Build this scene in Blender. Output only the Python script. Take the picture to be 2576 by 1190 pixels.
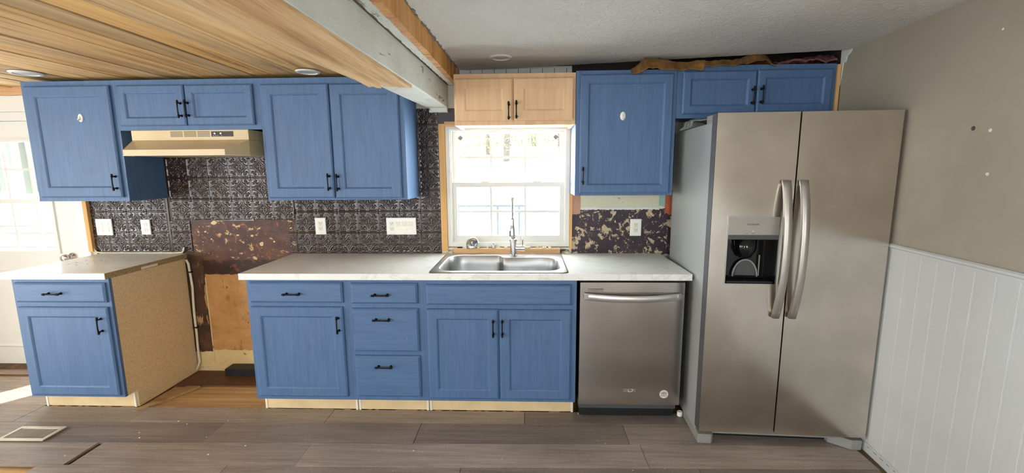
import bpy, bmesh, math, random
from mathutils import Vector, Matrix, noise as mnoise
random.seed(7)
PI = math.pi
for o in list(bpy.data.objects): bpy.data.objects.remove(o)
S = bpy.context.scene
COL = S.collection

# ------------------------------------------------------------------ camera, world, lights, exposure
FPX, CY, CZ = 1109.1, -3.1401, 1.5086
YAW, PITCH, ROLL = 0.035225, 0.149418, -0.006845
def make_camera():
    cy, sy, cp, sp = math.cos(YAW), math.sin(YAW), math.cos(PITCH), math.sin(PITCH)
    f = Vector((-sy*cp, cy*cp, -sp)); r = Vector((cy, sy, 0)); u = r.cross(f)
    cr, sr = math.cos(ROLL), math.sin(ROLL)
    r2 = r*cr + u*sr; u2 = -r*sr + u*cr
    cam = bpy.data.cameras.new('camera'); cam.sensor_width = 36; cam.lens = FPX/2576*36
    cam.clip_start = .05; cam.clip_end = 200
    o = bpy.data.objects.new('camera', cam); COL.objects.link(o)
    o.matrix_world = Matrix(((r2.x, u2.x, -f.x, 0), (r2.y, u2.y, -f.y, CY), (r2.z, u2.z, -f.z, CZ), (0, 0, 0, 1)))
    S.camera = o
make_camera()
S.view_settings.view_transform = 'Standard'; S.view_settings.look = 'None'
S.view_settings.gamma = 1; S.view_settings.use_curve_mapping = False
S.view_settings.exposure = 0.25
W = bpy.data.worlds.new('world'); S.world = W; W.use_nodes = True
W.node_tree.nodes['Background'].inputs[0].default_value = (.86, .94, 1, 1)
W.node_tree.nodes['Background'].inputs[1].default_value = 18.0
SUN_AZ = Vector((.62, .79)).normalized(); SUN_EL = math.radians(35)
def sun():
    l = bpy.data.lights.new('sun', 'SUN'); l.energy = 18; l.angle = math.radians(.6); l.color = (1, .96, .9)
    o = bpy.data.objects.new('sun', l); COL.objects.link(o)
    d = Vector((SUN_AZ.x*math.cos(SUN_EL), SUN_AZ.y*math.cos(SUN_EL), -math.sin(SUN_EL)))
    o.rotation_euler = d.to_track_quat('-Z', 'Y').to_euler(); o.location = (-8, -8, 6)
sun()
def daylight(name, loc, direction, w, h, power, col=(.97, .985, 1), portal=False):
    l = bpy.data.lights.new(name, 'AREA'); l.shape = 'RECTANGLE'; l.size = w; l.size_y = h; l.energy = power; l.color = col
    l.cycles.is_portal = portal
    o = bpy.data.objects.new(name, l); COL.objects.link(o)
    o.location = loc; o.rotation_euler = Vector(direction).to_track_quat('-Z', 'Y').to_euler()
# all daylight is sky and snow light entering through the room's openings, some of them added; portals only guide the sampling
daylight('portal_patio', (-4.78, -1.85, 1.06), (1, 0, 0), .84, 1.95, 1, portal=True)
daylight('portal_side', (-4.78, -4.3, 1.28), (1, 0, 0), 1.0, 1.5, 1, portal=True)
daylight('portal_rear', (-2.7, -6.32, 1.35), (0, 1, 0), .9, 1.42, 1, portal=True)
daylight('portal_rear_small', (.3, -6.32, 1.35), (0, 1, 0), .75, 1.32, 1, portal=True)
daylight('portal_right', (1.60, -4.55, 1.15), (-1, .088, 0), .44, 1.72, 1, portal=True)
daylight('portal_sink', (-.14, .14, 1.39), (0, -1, 0), .86, .84, 1, portal=True)
daylight('portal_door', (-3.87, .14, 1.35), (0, -1, 0), .9, .95, 1, portal=True)

# ------------------------------------------------------------------ materials
def lin(c):
    if isinstance(c, str): c = [int(c[i:i+2], 16)/255 for i in (0, 2, 4)]
    return tuple(x/12.92 if x <= .04045 else ((x+.055)/1.055)**2.4 for x in c) + (1,)
class NT:
    def __init__(s, name):
        s.m = bpy.data.materials.new(name); s.m.use_nodes = True; s.t = s.m.node_tree
        s.b = s.t.nodes['Principled BSDF']; s.out = s.t.nodes['Material Output']
        s.tc = s.t.nodes.new('ShaderNodeTexCoord')
    def n(s, typ, **kw):
        x = s.t.nodes.new(typ)
        for k, v in kw.items():
            if k.startswith('i_'): x.inputs[k[2:].replace('_', ' ')].default_value = v
            else: setattr(x, k, v)
        return x
    def l(s, a, b): s.t.links.new(a, b)
    def coords(s, scale=(1, 1, 1), rot=(0, 0, 0)):
        mp = s.n('ShaderNodeMapping'); mp.inputs['Scale'].default_value = scale; mp.inputs['Rotation'].default_value = rot
        s.l(s.tc.outputs['Object'], mp.inputs[0]); return mp.outputs[0]
    def noise(s, scale=5, detail=4, stretch=(1, 1, 1), rough=.55, dist=0):
        x = s.n('ShaderNodeTexNoise'); x.inputs['Scale'].default_value = scale; x.inputs['Detail'].default_value = detail
        x.inputs['Roughness'].default_value = rough; x.inputs['Distortion'].default_value = dist
        s.l(s.coords(stretch), x.inputs['Vector']); return x.outputs[0]
    def ramp(s, fac, stops, interp='LINEAR'):
        r = s.n('ShaderNodeValToRGB'); r.color_ramp.interpolation = interp; e = r.color_ramp.elements
        while len(e) < len(stops): e.new(.5)
        for el, (p, c) in zip(e, stops): el.position = p; el.color = c
        s.l(fac, r.inputs[0]); return r.outputs[0]
    def mix(s, fac, a, b, mode='MIX'):
        x = s.n('ShaderNodeMix', data_type='RGBA', blend_type=mode)
        if isinstance(fac, (int, float)): x.inputs[0].default_value = fac
        else: s.l(fac, x.inputs[0])
        for v, i in ((a, 6), (b, 7)):
            if isinstance(v, tuple): x.inputs[i].default_value = v
            else: s.l(v, x.inputs[i])
        return x.outputs[2]
    def bump(s, h, strength=.2, dist=.01):
        x = s.n('ShaderNodeBump'); x.inputs['Strength'].default_value = strength; x.inputs['Distance'].default_value = dist
        s.l(h, x.inputs['Height']); s.l(x.outputs[0], s.b.inputs['Normal'])
    def col(s, c):
        if isinstance(c, tuple): s.b.inputs['Base Color'].default_value = c
        else: s.l(c, s.b.inputs['Base Color'])
    def fin(s, rough=.5, metal=0, spec=.5):
        s.b.inputs['Roughness'].default_value = rough; s.b.inputs['Metallic'].default_value = metal
        s.b.inputs['Specular IOR Level'].default_value = spec; return s.m
def sc(c, k): return (min(c[0]*k, 1), min(c[1]*k, 1), min(c[2]*k, 1), 1)
def plain(name, c, rough=.5, metal=0, var=.1, scale=6, bump=0, bscale=60, spec=.5, stretch=(1, 1, 1)):
    t = NT(name); c = lin(c)
    t.col(t.ramp(t.noise(scale, 4, stretch), [(.3, sc(c, 1-var)), (.7, sc(c, 1+var))]))
    if bump: t.bump(t.noise(bscale, 3, stretch), bump, .004)
    return t.fin(rough, metal, spec)
def wood(name, dark, mid, light, axis, rough=.6, freq=22, rnd=.25, knots=True, bump=.15):
    t = NT(name); st = [1, 1, 1]; st[axis] = .06
    g = t.noise(freq, 6, tuple(st), .62, .6)
    c = t.ramp(g, [(.28, lin(dark)), (.5, lin(mid)), (.72, lin(light))])
    if rnd:
        oi = t.n('ShaderNodeObjectInfo')
        c = t.mix(1.0, c, t.ramp(oi.outputs['Random'], [(0, (1-rnd, 1-rnd, 1-rnd, 1)), (.35, (1+rnd*.4, 1, 1-rnd*.9, 1)), (.65, (1-rnd*.45, 1-rnd*.35, 1-rnd*.1, 1)), (1, (1+rnd, 1+rnd*.9, 1+rnd*.6, 1))]), 'MULTIPLY')
    if knots:
        st2 = [1, 1, 1]; st2[axis] = .3
        k = t.ramp(t.noise(5, 3, tuple(st2), .5, .3), [(.66, (0, 0, 0, 1)), (.74, (1, 1, 1, 1))])
        c = t.mix(k, c, t.mix(.55, c, lin(dark)))
    t.col(c); t.bump(g, bump, .004)
    return t.fin(rough)
M = {}
def blue(name, axis):
    t = NT(name); st = [1, 1, 1]; st[axis] = .05
    g = t.noise(60, 5, tuple(st), .6, .8)
    st2 = [1, 1, 1]; st2[axis] = .16
    cath = t.noise(9, 2, tuple(st2), .5, 2.2)
    base = t.ramp(g, [(.3, lin('466389')), (.7, lin('527096'))])
    base = t.mix(t.ramp(cath, [(.46, (0, 0, 0, 1)), (.5, (.30, .30, .30, 1)), (.54, (0, 0, 0, 1))]), base, lin('3d587b'))
    sp = t.ramp(t.noise(40, 2), [(.76, (0, 0, 0, 1)), (.79, (.35, .35, .35, 1))])
    t.col(t.mix(sp, base, lin('a9bdd0'))); t.bump(g, .1, .003)
    return t.fin(.5, 0, .5)
M['blue'] = blue('blue_painted_wood', 2); M['blue_h'] = blue('blue_painted_wood_cross', 0)
M['maple'] = wood('unfinished_maple', 'cfa578', 'd9b288', 'e2be97', 2, .6, 26, 0, False, .06)
M['ceil_wood'] = wood('rough_ceiling_board', '967345', 'd3ad75', 'eacb98', 1, .75, 16, .26, True, .3)
M['clad'] = wood('rough_cladding_board', 'b38a5c', 'dab582', 'e8cb9e', 1, .8, 34, .1, True, .6)
M['orange_wood'] = wood('orange_stained_board', 'a8702f', 'c88d46', 'd59d58', 2, .55, 16, .12, False, .1)
M['raw_wood'] = wood('raw_pine', 'b48246', 'd9a766', 'e6bd83', 2, .7, 14, 0, True, .2)
M['raw_wood_x'] = wood('raw_pine_lengthwise', 'b58a5c', 'd8ad7e', 'e2c096', 0, .7, 14, 0, True, .2)
M['dark_wood'] = wood('old_dark_wood', '3a2a1d', '5e4630', '7a5f43', 1, .8, 20, .2, False, .3)
def floor_mat():
    t = NT('grey_brown_laminate')
    g = t.noise(17, 8, (.07, 1, 1), .68, 1.2); f = t.noise(70, 6, (.03, 1, 1), .7, .3); b = t.noise(2.2, 4, (.6, 1, 1), .6)
    c = t.ramp(g, [(.3, lin('4a403b')), (.45, lin('8d8077')), (.58, lin('b0a398')), (.75, lin('c6baaf'))])
    c = t.mix(.55, c, t.ramp(f, [(.3, lin('786b64')), (.7, lin('b8aca1'))]))
    c = t.mix(t.ramp(b, [(.4, (0, 0, 0, 1)), (.7, (.5, .5, .5, 1))]), c, lin('574d47'))
    oi = t.n('ShaderNodeObjectInfo')
    c = t.mix(1, c, t.ramp(oi.outputs['Random'], [(0, (.56, .54, .54, 1)), (.5, (.95, .93, .92, 1)), (1, (1.28, 1.25, 1.22, 1))]), 'MULTIPLY')
    c = t.mix(.22, c, t.ramp(t.noise(150, 5, (.6, 1, 1), .75), [(.32, sc(lin('6e6058'), .7)), (.68, lin('c0b3a8'))]))
    d = t.ramp(t.noise(28, 5, (.5, 1, 1), .75), [(.67, (0, 0, 0, 1)), (.78, (.45, .45, .45, 1))])
    t.col(t.mix(d, c, lin('b3a89c'))); t.bump(f, .12, .003)
    return t.fin(.42, 0, .4)
M['floor'] = floor_mat()
def ceiling_mat():
    t = NT('stomp_textured_ceiling'); n1 = t.noise(26, 5, (1, 1, 1), .65, 2.0)
    c = t.ramp(t.noise(2, 3), [(.3, lin('dedbd3')), (.7, lin('e6e4dd'))])
    t.col(c); t.bump(n1, .75, .02); return t.fin(.85, 0, .2)
M['ceil_tex'] = ceiling_mat()
M['taupe'] = plain('taupe_wall_paint', 'a09686', .65, 0, .05, 3, .06, 120, .3)
M['white_wall'] = plain('off_white_wall', 'd8d3c4', .7, 0, .05, 3)
M['room_wall'] = plain('room_wall_paint', 'd2ccc0', .8, 0, .05, 3)
M['wainscot'] = plain('white_beadboard_paint', 'c4c5c3', .45, 0, .03, 4, .03, 40)
M['white_paint'] = plain('white_door_paint', 'e2e2dd', .4, 0, .03, 4)
M['vinyl'] = plain('white_vinyl', 'dcdad2', .4, 0, .03, 5)
def beam_paint():
    t = NT('chipped_white_beam_paint')
    c = t.ramp(t.noise(5, 4), [(.3, lin('ccccbf')), (.7, lin('dfded3'))])
    ch = t.ramp(t.noise(16, 7, (1, .22, 1), .72, .4), [(.60, (0, 0, 0, 1)), (.62, (1, 1, 1, 1))])
    t.col(t.mix(ch, c, lin('8a7253'))); t.bump(t.noise(22, 8, (1, .3, 1), .75), .8, .008); return t.fin(.6)
M['beam_paint'] = beam_paint()
def laminate():
    t = NT('white_marble_laminate'); c = t.ramp(t.noise(3, 4), [(.3, lin('e6e4df')), (.7, lin('f0efea'))])
    v = t.ramp(t.noise(2.6, 6, (1, 1.7, 1), .6, 1.6), [(.475, (0, 0, 0, 1)), (.5, (.26, .26, .26, 1)), (.525, (0, 0, 0, 1))])
    t.col(t.mix(v, c, lin('a39c92'))); return t.fin(.33, 0, .45)
M['laminate'] = laminate()
def particle(name, a, b, c3):
    t = NT(name); t.col(t.ramp(t.noise(150, 3, (1, 1, 1), .8), [(.3, lin(a)), (.5, lin(b)), (.68, lin(c3))]))
    t.bump(t.noise(150, 2), .15, .002); return t.fin(.75, 0, .3)
M['particle'] = particle('tan_particle_board', 'c0a376', 'd9bf94', 'e8d3ae')
M['particle_dark'] = particle('raw_particle_edge', '6c5a43', '988362', 'b8a27e')
M['toe'] = plain('bare_toe_kick_board', 'd8bf92', .6, 0, .1, 8)
M['edge_band'] = plain('pale_edge_band', 'e4dccb', .6, 0, .04, 8)
def steel(name, c, rough, stretch, bumpn=.0, wav=0):
    t = NT(name); c = lin(c); f = t.noise(90, 4, stretch, .6)
    t.col(t.ramp(t.noise(3.5, 5), [(.3, sc(c, .86)), (.7, sc(c, 1.1))]))
    r = t.n('ShaderNodeMapRange'); r.inputs[3].default_value = rough-.06; r.inputs[4].default_value = rough+.1
    t.l(t.noise(5, 5), r.inputs[0]); t.fin(rough, 1); t.l(r.outputs[0], t.b.inputs['Roughness'])
    if wav:
        b1 = t.n('ShaderNodeBump'); b1.inputs['Strength'].default_value = wav; b1.inputs['Distance'].default_value = .02
        t.l(t.noise(3.0, 0, (1, 1, .8)), b1.inputs['Height'])
        b2 = t.n('ShaderNodeBump'); b2.inputs['Strength'].default_value = bumpn; b2.inputs['Distance'].default_value = .001
        t.l(f, b2.inputs['Height']); t.l(b1.outputs[0], b2.inputs['Normal']); t.l(b2.outputs[0], t.b.inputs['Normal'])
    return t.m
M['fridge_steel'] = steel('brushed_fridge_steel', 'd4ccc2', .2, (.03, 1, 1), .03, .35)
def brushed():
    t = NT('brushed_dishwasher_steel'); c = lin('bdb9b6')
    t.col(t.ramp(t.noise(3, 4), [(.3, sc(c, .9)), (.7, sc(c, 1.06))])); t.bump(t.noise(650, 2, (.008, 1, 1), .5), .28, .0004)
    return t.fin(.17, 1)
M['dw_steel'] = brushed()
M['sink_steel'] = steel('brushed_sink_steel', 'b4b4b3', .34, (.1, 1, 1), .05, .02)
M['chrome'] = plain('brushed_nickel', 'c4c2be', .22, 1, .05, 6)
M['satin_bar'] = plain('satin_steel_bar', 'd6d4d0', .33, .85, .03, 6)
M['grey_plastic'] = plain('grey_plastic', '8e8c88', .45, 0, .04, 8)
M['fridge_side'] = plain('textured_grey_side_panel', 'a5a6a2', .4, .15, .03, 4, .1, 300)
M['dark_grey'] = plain('dark_grey_trim', '4b4b4c', .5, 0, .06, 8)
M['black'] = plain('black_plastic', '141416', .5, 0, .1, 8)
M['gloss_black'] = plain('glossy_black_plastic', '0f0f11', .12, 0, .1, 8)
M['iron'] = plain('black_iron_pull', '1d1c1e', .38, .7, .1, 20)
M['dispenser'] = plain('dispenser_panel', 'aaa59c', .35, .6, .03, 5)
M['hood'] = plain('almond_enamel', 'd3bd92', .35, 0, .08, 5)
M['hood_dark'] = plain('hood_shadow_line', '2c2620', .6, 0, .1, 8)
M['plate'] = plain('white_plate_plastic', 'ece9e0', .3, 0, .02, 8)
M['ivory'] = plain('ivory_rocker', 'e2dcc8', .3, 0, .02, 8)
M['text_dark'] = plain('dark_print', '34312e', .5, 0, .02, 8)
M['text_grey'] = plain('grey_print', '6f6a63', .5, 0, .02, 8)
M['sticker'] = plain('pale_sticker', 'd8c9c8', .5, 0, .03, 8)
M['tile'] = plain('dark_bronze_pressed_panel', '33241f', .2, .1, .12, 5, 0, 90, .75)
M['trim_light'] = plain('white_light_trim', 'd9d9d6', .4, 0, .02, 8)
M['diffuser'] = plain('light_diffuser', 'c3c2bb', .5, 0, .02, 8)
M['cable'] = plain('cream_cable_sheath', 'd8cfb6', .5, 0, .06, 20)
M['caulk'] = plain('cream_plastic_trim', 'dcd6bd', .45, 0, .05, 10)
M['hardboard'] = plain('red_brown_hardboard', '5c3c28', .6, 0, .18, 9)
M['snow'] = plain('snow', 'f4f6f9', .8, 0, .02, 1)
M['bark'] = plain('tree_bark', '2f2823', .9, 0, .2, 20)
M['leaf'] = plain('tree_foliage', '414a1c', .8, 0, .3, 3)
M['rail_metal'] = plain('grey_railing_metal', '2c333b', .5, 0, .05, 10)
M['brown_deck'] = plain('brown_deck_boards', '3f2a20', .7, 0, .15, 8)
M['red_sash'] = plain('red_brown_board', 'a9583a', .7, 0, .2, 14)
M['cavity'] = plain('dark_ceiling_cavity', '2b251f', .9, 0, .25, 6)
M['grey_drywall'] = plain('bare_grey_drywall', '7b756d', .85, 0, .1, 6)
M['spackle'] = plain('torn_drywall_paper', 'd7dad4', .8, 0, .05, 10)
M['kraft'] = plain('brown_kraft_paper', '80592d', .5, 0, .45, 16, .6, 45)
M['pink_wool'] = plain('pink_insulation_wool', '7b4b45', .95, 0, .3, 14, .6, 40)
M['plastic_film'] = plain('crumpled_plastic_film', '8c9484', .25, 0, .4, 10, .4, 25)
M['register'] = plain('almond_register_metal', 'cfc6b2', .4, .2, .06, 12)
def peel(name, base, base2, p1, p2, th1, th2, s1, s2, stretch=(1, 1, 1), smear=None):
    t = NT(name)
    c = t.ramp(t.noise(7, 10, (1, 1, 1), .75), [(.3, lin(base)), (.7, lin(base2))])
    if smear: c = t.mix(t.ramp(t.noise(6, 8, (.6, 1, 1.6), .7, .5), [(.5, (0, 0, 0, 1)), (.75, (.55, .55, .55, 1))]), c, lin(smear))
    big = t.noise(s1*.35, 3, (1, 1, 1), .5)
    n1 = t.noise(s1, 12, stretch, .68, .35)
    ad = t.n('ShaderNodeMath', operation='ADD'); t.l(n1, ad.inputs[0])
    mm = t.n('ShaderNodeMath', operation='MULTIPLY_ADD'); mm.inputs[1].default_value = .35; mm.inputs[2].default_value = -.175; t.l(big, mm.inputs[0]); t.l(mm.outputs[0], ad.inputs[1])
    a = t.ramp(ad.outputs[0], [(th1, (0, 0, 0, 1)), (th1+.012, (1, 1, 1, 1))])
    c = t.mix(a, c, t.ramp(t.noise(60, 4), [(.35, sc(lin(p1), .75)), (.65, lin(p1))]))
    b = t.ramp(t.noise(s2, 10, (stretch[0]*1.3, 1, stretch[2]*.6), .72, .3), [(th2, (0, 0, 0, 1)), (th2+.02, (.85, .85, .85, 1))])
    c = t.mix(b, c, lin(p2)); t.col(c); t.bump(a, -.4, .004); return t.fin(.5, 0, .4)
M['glue_brown'] = peel('peeled_brown_glue_wall', '3a2119', '5a3829', 'd0aa76', '96592c', .60, .585, 17, 22, (1, 1, 1.3), '7c5a46')
M['glue_dark'] = peel('burnt_brown_glue_band', '22120c', '3d2215', '9a6b3c', '6b3f20', .66, .57, 15, 14, (.6, 1, 1.6), '55301a')
M['glue_purple'] = peel('peeled_purple_brown_wall', '2b2029', '3d2d36', 'c6b291', 'd6c6a4', .546, .61, 19, 34, (1, 1, 1), '5a4a4c')
M['tan_wall'] = peel('stained_tan_wall', 'a3733f', 'cb9a61', '6b4527', '8f6136', .64, .60, 14, 20, (1, 1, .35), '8a5f36')
M['stain_wall'] = peel('dark_stained_wall', '2e1d14', '4f3321', 'b48a57', '6c4728', .61, .58, 12, 16, (1.5, 1, .35), '7a5636')
M['cream_base'] = peel('scuffed_cream_wall', 'cdb07a', 'dcc390', '8c6a40', 'a3865a', .66, .64, 20, 30)
M['cream_plaster'] = peel('old_cream_plaster', 'c9c2a4', 'd6d0b5', '9a8c70', 'b4c0a4', .70, .64, 16, 9)
M['dark_purple'] = plain('dark_purple_brown_paint', '332830', .45, 0, .12, 8)
M['pink_board'] = plain('faded_pink_board', 'b98d74', .7, 0, .1, 12)
M['teal'] = plain('teal_old_paint', '8fb3a4', .7, 0, .12, 14)
M['subfloor'] = wood('dusty_subfloor', '947049', 'bb9767', 'd3b384', 0, .85, 12, .3, True, .3)
def glass_mat():
    m = bpy.data.materials.new('window_glass'); m.use_nodes = True; t = m.node_tree; t.nodes.clear()
    o = t.nodes.new('ShaderNodeOutputMaterial'); mx = t.nodes.new('ShaderNodeMixShader'); tr = t.nodes.new('ShaderNodeBsdfTransparent'); gl = t.nodes.new('ShaderNodeBsdfGlossy')
    nz = t.nodes.new('ShaderNodeTexNoise'); nz.inputs['Scale'].default_value = 1.5
    mr = t.nodes.new('ShaderNodeMapRange'); mr.inputs[3].default_value = .035; mr.inputs[4].default_value = .065
    t.links.new(nz.outputs[0], mr.inputs[0]); t.links.new(mr.outputs[0], mx.inputs[0])
    gl.inputs['Roughness'].default_value = .02; tr.inputs[0].default_value = (.97, .985, .98, 1)
    t.links.new(tr.outputs[0], mx.inputs[1]); t.links.new(gl.outputs[0], mx.inputs[2]); t.links.new(mx.outputs[0], o.inputs[0])
    return m
M['glass'] = glass_mat()

# ------------------------------------------------------------------ mesh helpers
def link(name, bm, m, parent=None, loc=None, bevel=0, smooth=False, seg=1):
    if bevel:
        ed = [e for e in bm.edges if len(e.link_faces) == 2 and e.calc_face_angle(0) > .5]
        bmesh.ops.bevel(bm, geom=ed, offset=bevel, segments=seg, affect='EDGES', profile=.6, clamp_overlap=True)
    me = bpy.data.meshes.new(name); bm.to_mesh(me); bm.free()
    if smooth: me.polygons.foreach_set('use_smooth', [True]*len(me.polygons))
    me.materials.append(M[m] if isinstance(m, str) else m)
    return linkme(name, me, parent, loc)
def linkme(name, me, parent=None, loc=None, rot=None):
    o = bpy.data.objects.new(name, me); COL.objects.link(o)
    if parent is not None:
        o.parent = parent
        if loc is None:
            loc = -parent.location if (parent.type == 'EMPTY' and parent.get('world')) else (0, 0, 0)
    if loc is not None: o.location = loc
    if rot is not None: o.rotation_euler = rot
    return o
def tag(o, label, cat=None, group=None, kind=None):
    o['label'] = label
    if cat: o['category'] = cat
    if group: o['group'] = group
    if kind: o['kind'] = kind
    return o
def thing(name, label, cat, loc, rotz=None, group=None, kind=None):
    """an Empty at the thing's base; without rotz its parts are given in world coordinates"""
    o = bpy.data.objects.new(name, None); COL.objects.link(o); o.location = loc; o.empty_display_size = .1
    if rotz is None: o['world'] = 1
    else: o.rotation_euler = (0, 0, rotz)
    return tag(o, label, cat, group, kind)
def box(bm, x0, x1, y0, y1, z0, z1):
    v = [bm.verts.new(p) for p in ((x0, y0, z0), (x1, y0, z0), (x1, y1, z0), (x0, y1, z0), (x0, y0, z1), (x1, y0, z1), (x1, y1, z1), (x0, y1, z1))]
    for f in ((0, 3, 2, 1), (4, 5, 6, 7), (0, 1, 5, 4), (1, 2, 6, 5), (2, 3, 7, 6), (3, 0, 4, 7)): bm.faces.new([v[i] for i in f])
    return v
def B(*a):
    bm = bmesh.new(); box(bm, *a); return bm
def prism(bm, poly, axis, a, b):
    """extrude polygon (list of 2-tuples in the two remaining axes, in xyz order) from a to b along axis"""
    def mk(p, t):
        q = list(p); q.insert(axis, t); return bm.verts.new(q)
    A = [mk(p, a) for p in poly]; C = [mk(p, b) for p in poly]; n = len(poly)
    bm.faces.new(A); bm.faces.new(C[::-1])
    for i in range(n): bm.faces.new((A[i], C[i], C[(i+1) % n], A[(i+1) % n]))
    bmesh.ops.recalc_face_normals(bm, faces=bm.faces)
def PR(poly, axis, a, b):
    bm = bmesh.new(); prism(bm, poly, axis, a, b); return bm
def tube(bm, pts, r, seg=8, caps=True):
    pts = [Vector(p) for p in pts]; rings = []; n = len(pts)
    rr = r if isinstance(r, (list, tuple)) else [r]*n
    prev = None
    for i, p in enumerate(pts):
        d = (pts[min(i+1, n-1)]-pts[max(i-1, 0)])
        if d.length < 1e-9: d = Vector((0, 0, 1))
        d.normalize()
        if prev is None:
            a = d.orthogonal().normalized()
        else:
            a = prev-d*prev.dot(d)
            a = a.normalized() if a.length > 1e-6 else d.orthogonal().normalized()
        prev = a; b = d.cross(a)
        rings.append([bm.verts.new(p+(a*math.cos(2*PI*k/seg)+b*math.sin(2*PI*k/seg))*rr[i]) for k in range(seg)])
    for i in range(n-1):
        for k in range(seg): bm.faces.new((rings[i][k], rings[i][(k+1) % seg], rings[i+1][(k+1) % seg], rings[i+1][k]))
    if caps:
        bm.faces.new(rings[0][::-1]); bm.faces.new(rings[-1])
def T(pts, r, seg=8):
    bm = bmesh.new(); tube(bm, pts, r, seg); return bm
def lathe(bm, prof, o=(0, 0, 0), axis='z', seg=24):
    """prof: (radius, height) list"""
    o = Vector(o); rings = []
    for r, h in prof:
        ring = []
        for k in range(seg):
            a = 2*PI*k/seg; c, s = r*math.cos(a), r*math.sin(a)
            p = {'z': (c, s, h), 'y': (c, h, s), 'x': (h, c, s)}[axis]
            ring.append(bm.verts.new(o+Vector(p)))
        rings.append(ring)
    for i in range(len(rings)-1):
        for k in range(seg): bm.faces.new((rings[i][k], rings[i][(k+1) % seg], rings[i+1][(k+1) % seg], rings[i+1][k]))
    bm.faces.new(rings[0]); bm.faces.new(rings[-1]); bmesh.ops.recalc_face_normals(bm, faces=bm.faces)
def L(prof, o=(0, 0, 0), axis='z', seg=24):
    bm = bmesh.new(); lathe(bm, prof, o, axis, seg); return bm
def loops(bm, rects, cap_last=True, cap_first=False):
    """rects: list of (x0,x1,z0,z1,y) loops joined into a stepped front"""
    prev = None
    for k, (x0, x1, z0, z1, y) in enumerate(rects):
        cur = [bm.verts.new(p) for p in ((x0, y, z0), (x1, y, z0), (x1, y, z1), (x0, y, z1))]
        if prev:
            for i in range(4): bm.faces.new((prev[i], prev[(i+1) % 4], cur[(i+1) % 4], cur[i]))
        elif cap_first: bm.faces.new(cur[::-1])
        prev = cur
    if cap_last: bm.faces.new(prev)
def ins(r, d, y): return (r[0]+d, r[1]-d, r[2]+d, r[3]-d, y)
def text(name, s, size, m, parent, loc, rot, align='CENTER', ext=.0006, sx=1):
    cu = bpy.data.curves.new(name, 'FONT'); cu.body = s; cu.size = size; cu.extrude = ext; cu.align_x = align; cu.align_y = 'CENTER'; cu.resolution_u = 3
    t = bpy.data.objects.new(name, cu); COL.objects.link(t)
    bpy.context.view_layer.update()
    me = bpy.data.meshes.new_from_object(t.evaluated_get(bpy.context.evaluated_depsgraph_get()))
    bpy.data.objects.remove(t); me.materials.clear(); me.materials.append(M[m])
    o = linkme(name, me, parent, loc, rot); o.scale = (sx, 1, 1); return o

# ------------------------------------------------------------------ setting: floor
FS = .016                                             # the boards run slightly askew of the cabinets
def seam(y0, x): return y0+FS*x
bm = B(-4.9, 2.1, -6.4, .2, -.12, -.035)
floor = link('floor', bm, 'subfloor'); floor['kind'] = 'structure'; floor['label'] = 'dusty wooden subfloor under the grey-brown laminate boards'
rows = [-.09, -.285, -.485, -.685, -.886, -1.08, -1.275]
while rows[-1] > -5.9: rows.append(rows[-1]-.195)
joints = {2: [-3.66, -2.45, -1.235, -.02, 1.19], 3: [-3.05, -1.842, -.641, .565, 1.77], 4: [-3.65, -2.43, -1.21, .62], 5: [-2.56, -1.56, -.344, .87]}
def wall_x(y): return 1.827+.088*(y+.867)
def plank(x0, x1, ya, yb, g=.0012, flat=False):
    # ya nearer the wall, yb nearer the camera
    bm = bmesh.new(); g2 = g
    P = [(x0+g2, seam(yb, x0)+g), (x1-g2, seam(yb, x1)+g), (x1-g2, (ya if flat else seam(ya, x1))-g), (x0+g2, (ya if flat else seam(ya, x0))-g)]
    dz = random.uniform(-.0012, .0008)
    prism(bm, P, 2, -.014, 0+dz)
    return link('plank', bm, 'floor', floor)
for i in range(len(rows)-1):
    ya, yb = rows[i], rows[i+1]
    if i in joints: J = [-4.68]+joints[i]+[9]
    else:
        s = (-4.68-(i*.47) % 1.2); J = [-4.68]+[s+1.21*k for k in range(1, 7) if s+1.21*k > -4.5]+[9]
    for a, b in zip(J, J[1:]):
        b = min(b, wall_x(yb)-.03)
        if a >= b: continue
        if i < 2:                                      # behind the cabinet fronts only the strip by the glass door is laid
            if a > -3.2: continue
            b = min(b, -3.17)
        if i == 5 and b <= -2.5: continue              # a missing board: bare subfloor
        if i == 4 and abs(a+2.43) < .01: a += .032     # an open butt joint
        if i == 5 and abs(a+2.56) < .01: a = -2.56
        if i == 2 and -3.2 < b and a < 1.0:
            if a < -3.17: plank(a, -3.17, ya, yb); a = -3.17
            plank(a, b, -.549, yb, flat=True); continue
        plank(a, b, ya, yb)
link('plank', B(-4.68, -3.17, -.088, -.002, -.014, 0), 'floor', floor)
# dishwasher and fridge stand on the boards that run in under them
# torn edge of underlay in front of the toe kicks
bm = bmesh.new(); n = 150; x0, x1 = -3.12, .27
top = []; bot = []
for k in range(n+1):
    x = x0+(x1-x0)*k/n
    top.append((x, -.545+random.uniform(-.004, .001))); bot.append((x, -.552-random.uniform(-.004, .008)))
for k in range(n):
    if random.random() < .55: continue
    v = [bm.verts.new((*p, .0012)) for p in (top[k], bot[k], bot[k+1], top[k+1])]
    bm.faces.new(v)
r = bmesh.ops.extrude_face_region(bm, geom=bm.faces[:]); bmesh.ops.translate(bm, verts=[v for v in r['geom'] if isinstance(v, bmesh.types.BMVert)], vec=(0, 0, -.008))
o = link('torn_underlay', bm, 'particle_dark', floor); o['kind'] = 'stuff'
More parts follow.
